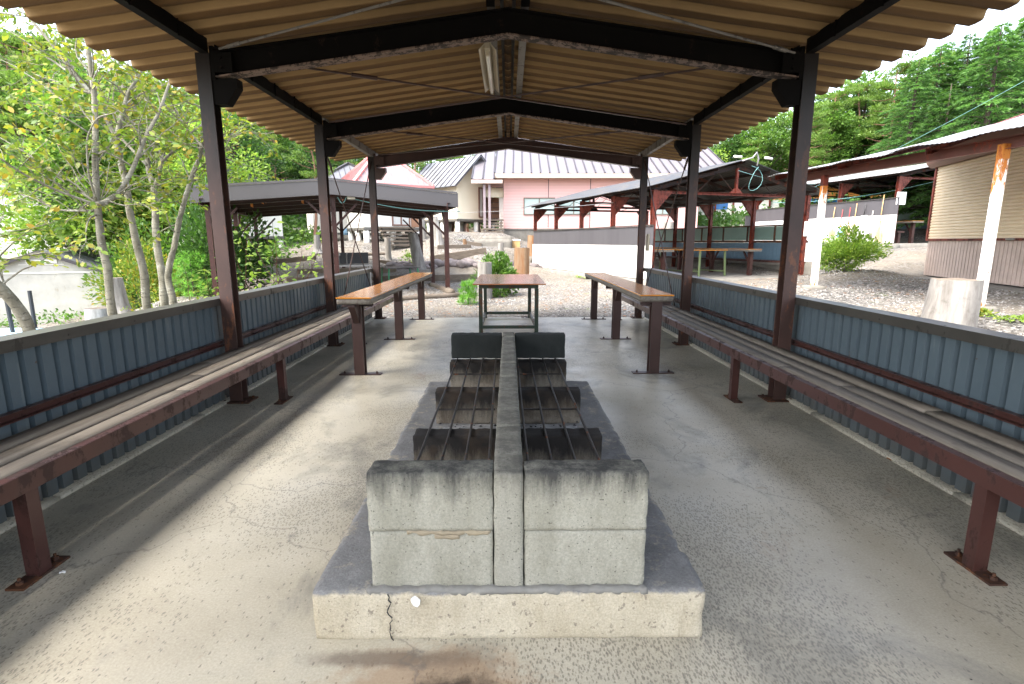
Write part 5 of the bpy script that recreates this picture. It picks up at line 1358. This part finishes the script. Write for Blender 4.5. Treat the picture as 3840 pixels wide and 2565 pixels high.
slim_tree('third slim grey tree with several upright pale limbs', g0(625,1140,9.2), [
  ([c5(1120,600),c5(1110,420),c5(1070,200),c5(1060,0),c1(1060,1280),c1(1020,1180),c1(1000,1020),c1(930,760),c1(840,600),c1(700,380),c1(650,250)], .072, .018, 1.0),
  ([c1(1060,1280),c1(1110,1090),c1(1060,900),c1(1000,700),c1(960,560)], .035, .013, .6),
  ([c1(1100,1110),c1(1280,930),c1(1400,840),c1(1520,740)], .022, .009, 1.5),
  ([c1(1000,1130),c1(850,960),c1(680,830),c1(470,720),c1(280,570),c1(80,440)], .024, .008, 1.2)], 9.2, 90, 3, L_yg, (.07,.11))
slim_tree('fourth slim grey tree curving up behind the nearest left post', g0(655,1140,8.8), [
  ([c5(1190,600),c5(1140,430),c5(1200,180),c5(1240,0),c1(1300,1230),c1(1390,1000),c1(1395,740),c1(1430,560)], .06, .022, .5),
  ([c1(1385,1010),c1(1280,880),c1(1190,740),c1(1100,560)], .02, .008, 1.0),
  ([c1(1390,1010),c1(1560,960),c1(1700,880),c1(1850,1000)], .016, .005, .9)], 8.8, 65, 4, L_yg, (.07,.11))
slim_tree('leaning trunk crossing the bottom of the far-left view', g0(112,1240,5.6), [
  ([c5(205,780),c5(110,620),c5(0,500),c5(-160,380),c5(-300,100)], .064, .045, -.3)], 5.6, 20, 5, L_yg)

# leafy shoots beside the wall
def shoots(name, lab, cat, base, n, h, spread, leafm, seed, lsz, lpm=40, grp=None, stemm='rust', asp=.5, tilt=.5):
    r = random.Random(seed); T = thing(name, lab, cat, base, 0, grp); m = MB(); LP = []; LD = []
    for k in range(n):
        p = Vector((r.gauss(0,spread*.3),r.gauss(0,spread*.3),-.1)); a = Vector((r.gauss(0,tilt),r.gauss(0,tilt),1)).normalized(); H = h*r.uniform(.45,1)
        q = [p.copy()]; N = 9
        for s_ in range(N):
            a = (a+Vector((r.gauss(0,.07),r.gauss(0,.07),.05))).normalized(); q.append(q[-1]+a*H/N)
            if s_ > 0:
                for j in range(int(lpm*H/N)+1):
                    az = r.uniform(0,6.28); b_ = Vector((math.cos(az),math.sin(az),.25)); L2 = r.uniform(.02,.22)*(1 if s_ < N-1 else .3)
                    LP.append(q[-1]-a*r.random()*H/N+b_*L2); LD.append(b_+Vector((0,0,-.35)))
        m.tube(q, [.008*(1-.7*i/N) for i in range(N+1)], 5, False)
    m.build('stems', MT[stemm], T)
    P = np.array([tuple(p) for p in LP]); D = np.array([tuple(p) for p in LD]); S = rng.uniform(*lsz, len(P))
    V, k = leaf_quads(P, S, asp, D=D, hexa=True); npmesh('foliage', V, k, leafm, T); return T
def gb(u, v, Y):
    p = at(u,v,Y=Y); return (p.x,p.y,ground(p.x,p.y))
shoots('leafy_sapling', 'tall leafy shoots between the two nearer left posts', 'sapling', gb(1000,1080,8.3), 8, 2.2, 1.3, L_light, 11, (.07,.12), 20, tilt=.22)
shoots('leafy_sapling', 'bushier lower shoots right of the tall leafy ones', 'sapling', gb(1120,1080,8.6), 9, 1.5, 1.3, L_light, 12, (.07,.11), 22, tilt=.36)
shoots('leafy_sapling', 'low leafy shoots tight against the nearest left post', 'sapling', gb(900,1100,8.0), 10, 1.3, .9, L_light, 13, (.05,.09), 34, tilt=.3)
shoots('leafy_sapling', 'small yellowing weeds behind the slim trees', 'sapling', gb(700,1120,9.5), 12, .9, 1.2, L_yg, 14, (.05,.08), 40, tilt=.4)
shoots('leafy_sapling', 'small orange-tinged weeds near the shed corner', 'sapling', gb(560,1130,10.5), 10, 1.0, 1.2, L_yg, 15, (.05,.08), 40, tilt=.4)

def bush(name, lab, base, rx, rz_, n, leafm, lsz, seed, cat='bush', hexa=True, asp=.42, grp=None):
    r = np.random.default_rng(seed); T = thing(name, lab, cat, base, 0, grp)
    nb = 26; C = unit(r.normal(size=(nb,3))); C[:,2] = np.abs(C[:,2]); C *= np.array([rx,rx,rz_])*r.uniform(.45,1,(nb,1))
    k = r.integers(0,nb,n); o = unit(r.normal(size=(n,3)))*r.uniform(.3,1,(n,1))**.5*np.array([rx*.36,rx*.36,rz_*.26]); P = C[k]+o+np.array([0,0,.12*rz_])
    P = P[P[:,2] > .01]; D = unit(P-np.array([0,0,rz_*.3]))+np.array([0,0,.2]); S = r.uniform(*lsz, len(P))
    V, q = leaf_quads(P, S, asp, D=D, hexa=hexa); npmesh('foliage', V, q, leafm, T)
    m = MB()
    for c in C[::2]: m.tube([(0,0,-.1),tuple(c*.5),tuple(c)], [.014,.010,.004], 5, False)
    m.build('stems', MT['barkdark'], T); return T
bush('leafy_bush', 'bright green bush between the stumps behind the end table', gb(1862,1085,13.4), .46, .98, 2600, L_mid, (.07,.13), 21)
bush('leafy_bush', 'rounded bright green bush in front of the broom-hung wall', gb(3178,990,13.8), .80, .92, 7000, L_light, (.05,.10), 22)
bush('leafy_bush', 'dark green camellia-like shrub behind the slim trees', gb(820,980,13.5), 1.0, 2.3, 4200, L_dark, (.10,.16), 23)
bush('leafy_bush', 'yellow-green shrub above the shed roof', gb(600,960,15.5), 1.5, 2.3, 5000, L_mid, (.09,.14), 24)
bush('leafy_bush', 'yellow-tinged shrub at the shed corner by the blue cart', gb(530,1040,13.5), 1.0, 1.9, 3600, L_yg, (.08,.13), 25)
bush('leafy_bush', 'dark low shrub at the foot of the long timber steps', gb(760,1060,14.2), .5, .55, 1200, L_mid, (.07,.11), 26)
def needle_bush(lab, base, rx, h, n, seed):
    r = random.Random(seed); T = thing('pine_sapling', lab, 'sapling', base); P = []; D = []
    for k in range(n):
        t = r.random(); a = r.uniform(0,6.28); rad = rx*(1-.55*t)*math.sqrt(r.random()); c = Vector((rad*math.cos(a),rad*math.sin(a),h*t))
        for j in range(34):
            d = Vector((r.gauss(math.cos(a)*.4,.6),r.gauss(math.sin(a)*.4,.6),r.gauss(.6,.5))).normalized(); P.append(tuple(c)); D.append(tuple(d*1.6))
    P = np.array(P); S = rng.uniform(.09,.14,len(P)); V, q = leaf_quads(P, S, .07, D=np.array(D)*3); npmesh('foliage', V, q, mat_leaf('fresh_pine_needles', [(.12,.32,.06),(.2,.42,.08),(.28,.5,.1)], .4), T)
    m = MB(); m.tube([(0,0,-.05),(0,0,h)], [.018,.006], 6); m.build('stem', MT['barkdark'], T)
needle_bush('bright green pine sapling beside the grey post-like stump', gb(1757,1128,11.6), .26, .46, 62, 3)
needle_bush('rounded bright pine shrub behind the cut pale stump', gb(720,1040,12.6), .62, 1.05, 150, 4)
# weeds at wall feet
bush('weed', 'yellow-green weed clump at the foot of the rust-streaked post', gb(3672,1195,7.3), .16, .07, 220, L_yg, (.04,.07), 31, 'weed')
bush('weed', 'thin green weeds along the gravel right of the big stump', gb(3790,1245,6.9), .25, .06, 200, L_light, (.04,.06), 32, 'weed')
bush('weed', 'green weeds along the slab edge under the white wall', gb(2200,1040,17.5), .45, .08, 300, L_light, (.05,.08), 33, 'weed')
bush('weed', 'green sprig growing by the slim stump', gb(1535,900,20.8), .35, .5, 260, L_light, (.08,.12), 34, 'weed')

# ------------------------------------------------------------ forest
def mk_trunk(T, pts, rads, m_, n=8):
    m = MB(); m.tube(pts, rads, n); return m
def broadleaf(h, rx, nleaf, leafm, seed, lsz, trunkm='barkdark', base=.3):
    r = np.random.default_rng(seed); T = thing('broadleaf_tree', 'x', 'tree'); rr_ = random.Random(seed)
    m = MB(); pts = [Vector((0,0,-.5))]; 
    for k in range(6): pts.append(pts[-1]+Vector((rr_.gauss(0,.15),rr_.gauss(0,.15),h*.75/6+.08)))
    m.tube(pts, [h*.018*(1-.11*k) for k in range(7)], 8)
    nb = 42; C = unit(r.normal(size=(nb,3)))*r.uniform(.35,1,(nb,1))**.6
    C = C*np.array([rx,rx,h*(1-base)/2])+np.array([0,0,h*(base+(1-base)/2)]); C[:,:2] *= (1-.35*np.clip((C[:,2:]/h-.7)/.3,0,1))
    for c in C[::3]: p = pts[min(5,max(2,int(c[2]/h*6)))]; m.tube([p, p.lerp(Vector(c),.6)+Vector((0,0,-.1*h*.1)), Vector(c)], [h*.008,h*.005,h*.002], 5, False)
    m.build('trunk', MT[trunkm], T, smooth=True)
    k = r.integers(0,nb,nleaf); cr = r.uniform(.22,.42,nb)*rx
    o = unit(r.normal(size=(nleaf,3))); o[:,2] *= .6; P = C[k]+o*(cr[k][:,None])*r.uniform(.5,1.1,(nleaf,1))
    S = r.uniform(*lsz, nleaf); V, q = leaf_quads(P, S, .6, D=o+np.array([0,0,.1])); npmesh('crown', V, q, leafm, T); return T
def conifer(h, rx, nl, leafm, seed, droop=.25, base=.12, trunkm='barkdark', lsz=(.20,.38), asp=.2):
    r = random.Random(seed); T = thing('cedar_tree', 'x', 'tree'); m = MB(); m.tube([(0,0,-.5),(.05,0,h*.5),(0,0,h)], [h*.022,h*.014,.02], 8)
    P = []; D = []; z = base*h; lv = 0
    while z < h*.985:
        t = (z/h-base)/(1-base); R0 = rx*(1-t)**.8*(.75+.5*r.random())+.12; nb = 6
        for b in range(nb):
            az = lv*2.4+b*6.283/nb+r.gauss(0,.25); L_ = R0*r.uniform(.7,1.15); d = Vector((math.cos(az),math.sin(az),0)); s_ = Vector((-math.sin(az),math.cos(az),0))
            if L_ > .8: m.tube([(0,0,z), tuple(d*L_*.5+Vector((0,0,z+.05*L_))), tuple(d*L_*.95+Vector((0,0,z-droop*L_*.8)))], [.03+.006*L_,.02,.008], 4, False)
            n = int(nl*L_)
            for k in range(n):
                q = math.sqrt(r.random())*.95+.05; w_ = (1-q*.75)*L_*.33; o = r.uniform(-1,1)
                p = d*L_*q+s_*w_*o+Vector((0,0,z+.10*L_*q-droop*L_*q*q-abs(o)*w_*.25+r.gauss(0,.03)))
                P.append(tuple(p)); D.append(tuple(d*.9+s_*o*.9+Vector((0,0,-.15))))
        z += .32+.22*(1-t)*r.uniform(.7,1.3); lv += 1
    m.build('trunk', MT[trunkm], T, smooth=True)
    P = np.array(P); S = rng.uniform(*lsz, len(P)); V, q = leaf_quads(P, S, asp, D=np.array(D)*1.6); npmesh('crown', V, q, leafm, T); return T
def red_pine(h, seed, nl=70, lean=.06):
    r = random.Random(seed); T = thing('pine_tree', 'x', 'tree'); m = MB(); pts = [Vector((0,0,-.5))]; a = Vector((r.gauss(0,lean),r.gauss(0,lean),1))
    for k in range(12): a = (a+Vector((r.gauss(0,.07),r.gauss(0,.07),.12))).normalized(); pts.append(pts[-1]+a*(h+.5)/12)
    m.tube(pts, [h*.0165*(1-.07*k) for k in range(13)], 9)
    P = []; D = []
    for k in range(34):
        t = r.uniform(.42,1)**.9; i = min(11,int(t*12)); p = pts[i].lerp(pts[i+1], t*12-i if i < 12 else 0); az = r.uniform(0,6.28)
        L_ = h*.24*(1.25-t)*r.uniform(.5,1.15)+.5; e = p+Vector((math.cos(az)*L_,math.sin(az)*L_,L_*r.uniform(-.05,.35))); mid = p.lerp(e,.5)+Vector((0,0,-.06*L_))
        m.tube([p,mid,e], [.05*(1.3-t),.03,.012], 5, False)
        if t > .5 or r.random() < .25:
            for c in range(4):
                cc = mid.lerp(e, r.random()*1.1)+Vector((r.gauss(0,.25*L_*.5),r.gauss(0,.25*L_*.5),r.gauss(.05,.08))); rr0 = r.uniform(.3,.65)
                for j in range(nl):
                    b = r.uniform(0,6.28); q = math.sqrt(r.random())*rr0; P.append((cc.x+q*math.cos(b),cc.y+q*math.sin(b),cc.z+r.gauss(0,.07)+.1*(1-q/rr0))); D.append((math.cos(b)*.6,math.sin(b)*.6,.5))
    m.build('trunk', MT['barkpine'], T, smooth=True)
    P = np.array(P); S = rng.uniform(.16,.30,len(P)); V, q = leaf_quads(P, S, .26, D=np.array(D)*1.2); npmesh('crown', V, q, L_pine, T); return T
PRO = dict(
 bd1=broadleaf(9, 3.0, 11000, L_dark, 1, (.16,.30)), bd2=broadleaf(11, 3.4, 12000, L_dark, 2, (.16,.32)),
 bm1=broadleaf(8, 2.8, 11000, L_mid, 3, (.14,.28)), by1=broadleaf(6, 2.3, 10000, L_yg, 4, (.09,.16), 'bark', .2), by2=broadleaf(7, 2.6, 11000, L_light, 5, (.12,.22), 'bark', .15),
 c1=conifer(15, 4.6, 85, L_cedar, 6), c2=conifer(12, 4.0, 90, L_cedar, 7, .32), c3=conifer(9, 3.0, 80, L_dark, 8),
 p1=red_pine(12, 9), p2=red_pine(14, 10, 60, .12), p3=red_pine(10, 11))
USED = set()
SKY = [(-900,-300),(-400,-100),(0,20),(400,190),(700,330),(1200,450),(1900,520),(2600,500),(2900,400),(3050,335),(3250,255),(3400,165),(3600,80),(3840,-60),(4400,-350)]
HT = dict(bd1=9,bd2=11,bm1=8,by1=6,by2=7,c1=15,c2=12,c3=9,p1=12,p2=14,p3=10)
def skyline(u):
    for (a,va),(b,vb) in zip(SKY,SKY[1:]):
        if a <= u <= b: return va+(vb-va)*(u-a)/(b-a)
    return -300
def plant(kind, u, Y, h_s, rz, v=None, dz=0, dx=None):
    x = (u-1907)/2001*Y*1.0 if dx is None else dx
    for _ in range(3):
        r = CF+CR*((u-PW/2)/FPX); # solve x so that the trunk base lines up with its column of the view
        depth = (Vector((x,Y,ground(x,Y)))-CAM).dot(CF); x = CAM.x+(depth*(u-PW/2)/FPX-(Y*CR.y))/CR.x
    proto = PRO[kind]; zt = at(u, skyline(u)+fr.uniform(0,70), Y=Y).z
    h_s = max(.3, min(h_s, (zt-ground(x,Y))/HT[kind]))
    o = proto if kind not in USED else copy_tree(proto)
    USED.add(kind); o.location = (x, Y, ground(x,Y)+dz); o.rotation_euler = (0,0,rz); o.scale = (h_s,h_s,h_s)
    return o
FOREST = []
fr = random.Random(99)
def row(kinds, u0, u1, Y0, Y1, n, s0, s1, word):
    for k in range(n):
        u = u0+(u1-u0)*(k+.5+fr.uniform(-.35,.35))/n; kd = kinds[k%len(kinds)]
        o = plant(kd, u, fr.uniform(Y0,Y1), fr.uniform(s0,s1), fr.uniform(0,6.28)); FOREST.append((u, kd, word, o))
# left side: yellow-green understorey, dark wood with red trunks behind
row(['by2','bm1','by1'], 280, 860, 17, 20, 4, .75, 1.0, 'left, just behind the slim trees')
row(['bd1','bm1','bd2','bm1'], -300, 1000, 24, 28, 7, .85, 1.15, 'left, in the middle rank of the wood')
row(['bd2','bd1','bm1'], -500, 1300, 31, 37, 10, 1.1, 1.4, 'left, in the rear rank of the wood')
row(['p1','p3'], 70, 260, 20.5, 22, 2, .9, 1.05, 'far left, standing forward of the wood')
row(['p1','p2','p3','p1'], -100, 1450, 24, 33, 9, .95, 1.25, 'left of the main shelter')
row(['c3','bd2'], -700, 1400, 40, 46, 9, 1.3, 1.7, 'far back on the left')
# behind the cabins and pink building
row(['bm1','bd2','bd1'], 1000, 2600, 37, 43, 10, .95, 1.2, 'behind the cabins')
row(['p1','p3','p2'], 1250, 1850, 31, 35, 5, .95, 1.15, 'behind the cabins')
# right hillside
row(['by2','bm1','bd1','bm1'], 2550, 3250, 36, 44, 8, 1.0, 1.3, 'on the right slope')
row(['p1','p3','p2','p1','p3'], 2700, 3500, 34, 40, 9, .95, 1.2, 'on the right slope')
row(['p2','p1'], 2650, 3300, 44, 50, 5, 1.1, 1.3, 'high on the right slope')
row(['c1','c2','c1'], 3300, 4050, 25, 31, 8, .95, 1.15, 'on the right, front rank')
row(['c2','c1'], 3150, 4300, 34, 44, 9, 1.15, 1.5, 'on the right, rear rank')
row(['c3','c2'], 3350, 4100, 21, 24, 4, .6, .8, 'on the right, close above the kiosk')
NOUN = dict(bd1='dark round-crowned broadleaf tree', bd2='tall dark broadleaf tree', bm1='mid-green broadleaf tree', by1='yellow-green leafy tree', by2='light green leafy tree', c1='tall drooping cedar', c2='broad drooping cedar', c3='dark narrow conifer', p1='red-trunked pine', p2='leaning red-trunked pine', p3='shorter red-trunked pine')
GRP = dict(b='broadleaf trees of the surrounding wood', c='cedars on the hillsides', p='red-trunked pines')
cnt = {}
for u,kd,wd,o in sorted(FOREST, key=lambda t: t[0]):
    key = (NOUN[kd], wd); cnt[key] = cnt.get(key, 0)+1; n = cnt[key]
    o['label'] = '%s %s, %s from the left' % (NOUN[kd], wd, ORD[n-1]); o['group'] = GRP[kd[0]]; o['category'] = 'tree'
# leafy ground cover over the hills (nobody could count it)
def cover(name, lab, n, x0, x1, y0, y1, zmin, leafm, lsz, hgt):
    P = []
    r = random.Random(len(name)+n)
    while len(P) < n:
        x = r.uniform(x0,x1); y = r.uniform(y0,y1)
        z = ground(x,y)
        if z > zmin or (zmin < -5): 
            c = noise.noise(Vector((x*.35,y*.35,0)))
            for j in range(14): P.append((x+r.gauss(0,.5), y+r.gauss(0,.5), z+max(0,c+.45)*hgt*r.random()+.02))
    P = np.array(P); V, q = leaf_quads(P, rng.uniform(*lsz, len(P)), .6); o = npmesh(name, V, q, leafm); tag(o, lab, 'undergrowth', kind='stuff'); return o
cover('undergrowth', 'leafy undergrowth covering the wooded slopes', 42000, -45, 45, 29.5, 52, 1.9, L_dark, (.25,.45), 1.6)
cover('undergrowth', 'low weeds on the ground behind the shed', 4500, -15, -8.2, 14, 18.5, -6, L_mid, (.06,.13), .5)
cover('undergrowth', 'leafy undergrowth on the low ground at the left', 26000, -30, -9, 17, 30, -6, L_mid, (.14,.28), 1.0)

# ------------------------------------------------------------ overhead wires
def wire(lab, a, b, sag, r=.012, mt='cable'):
    a = Vector(a); b = Vector(b); o = thing('overhead_wire', lab, 'wire', tuple(a), 0, 'overhead wires'); m = MB()
    m.tube([a.lerp(b,t/24)-Vector((0,0,sag*4*(t/24)*(1-t/24))) for t in range(25)], r, 5); m.build('wire', MT[mt], o, off=tuple(a))
wire('pale cyan wire sloping up to the right edge in front of the cedars', at(2960,740,Y=20), at(3900,270,Y=13), .15, .006)
wire('lower cyan wire running behind the pale awning', at(2900,760,Y=22), at(3600,655,Y=20), .25, .010)
wire('thin wire crossing in front of the pink building windows', at(1640,800,Y=16), at(2300,760,Y=16), .05, .006, 'zinc')
wire('cyan wire leading left from the gable peak of the dark roof', at(2770,640,Y=14.2), at(3060,690,Y=20), .1, .008)
for k,(u,v0,v1,Y) in enumerate(((3140,600,800,24),(3328,630,800,26))):
    a = at(u,v1,Y=Y); b = at(u,v0,Y=Y); m = MB(); m.tube([a,(a.x,a.y,b.z)], .06, 8); o = m.build('utility_pole', MT['zinc'], off=tuple(a)); o.location = a
    tag(o, ['grey pole rising behind the pale awning edge','second grey pole further right behind the farther shelter'][k], 'pole', 'grey poles')

# loose stones, grit and charcoal (nobody could count them)
def grit(name, lab, cat, n, area, s0, s1, mt, zf, flat=.6, clump=.0):
    r = np.random.default_rng(n); x = r.uniform(area[0],area[1],n*2); y = r.uniform(area[2],area[3],n*2)
    if clump:
        k = np.array([noise.noise(Vector((a*1.1,b*1.1,2)))+r.uniform(-.25,.25) > clump-.35 for a,b in zip(x,y)]); x = x[k]; y = y[k]
    x = x[:n]; y = y[:n]; n = len(x); z = np.array([zf(a,b) for a,b in zip(x,y)]); S = r.uniform(s0,s1,n)**1.0
    o = np.array([(1,0,0),(0,1,0),(-1,0,0),(0,-1,0),(0,0,1),(0,0,-1)],float); F = [(0,1,4),(1,2,4),(2,3,4),(3,0,4),(1,0,5),(2,1,5),(3,2,5),(0,3,5)]
    P = o[None]*S[:,None,None]*r.uniform(.5,1.15,(n,6,1))+r.normal(size=(n,6,3))*S[:,None,None]*.15; a = r.uniform(0,6.28,n); c, s_ = np.cos(a)[:,None], np.sin(a)[:,None]
    Q = np.stack([P[...,0]*c-P[...,1]*s_, P[...,0]*s_+P[...,1]*c, P[...,2]*flat], -1)+np.stack([x,y,z+S*flat*.3],-1)[:,None,:]
    ob = npmesh(name, Q[:,np.array(F).ravel(),:].reshape(-1,3), 3, mt); return tag(ob, lab, cat, kind='stuff')
def mat_stone(name, cols):
    t = NT(name); g = t.n('NewGeometry'); k = len(cols)
    ob = t.ramp(t.noise(40,1,.5), [(.3+.4*i/(k-1),c) for i,c in enumerate(cols)]); t.bump(t.noise(200,3,.6), .4)
    return t.fin(ob, .9, 0, .2)
STN = mat_stone('loose_stones', [(.09,.087,.083),(.28,.265,.25),(.42,.40,.37)])
gz = lambda a,b: ground(a,b)
grit('gravel_stones', 'loose grey gravel beyond the concrete floor', 'gravel', 9000, (-4.5,6,9.25,17), .010, .030, STN, gz)
grit('gravel_stones', 'loose gravel in the yard right of the shelter', 'gravel', 7000, (2.8,10,4,14), .010, .034, STN, gz)
grit('dry_leaves', 'scattered dry leaves and twigs on the gravel', 'leaf litter', 1500, (-5,10,9.3,18), .015, .045, leafbrown, lambda a,b: ground(a,b)+.01, .12, .3)
grit('floor_grit', 'fine dark grit scattered over the concrete floor', 'grit', 900, (-2.25,2.25,.6,9), .0015, .005, mat_stone('grit', [(.03,.028,.025),(.10,.09,.08),(.2,.18,.15)]), lambda a,b: .0, .5, .2)
CHC = mat_stone('charcoal', [(.008,.008,.008),(.03,.03,.03),(.16,.155,.15)])
grit('charcoal_bits', 'charcoal and ash crumbs in the left hearth', 'charcoal', 420, (-.43,-.06,1.7,3.98), .003, .013, CHC, lambda a,b: .185)
grit('charcoal_bits', 'charcoal and ash crumbs in the right hearth', 'charcoal', 420, (.06,.43,1.7,3.98), .003, .013, CHC, lambda a,b: .185)
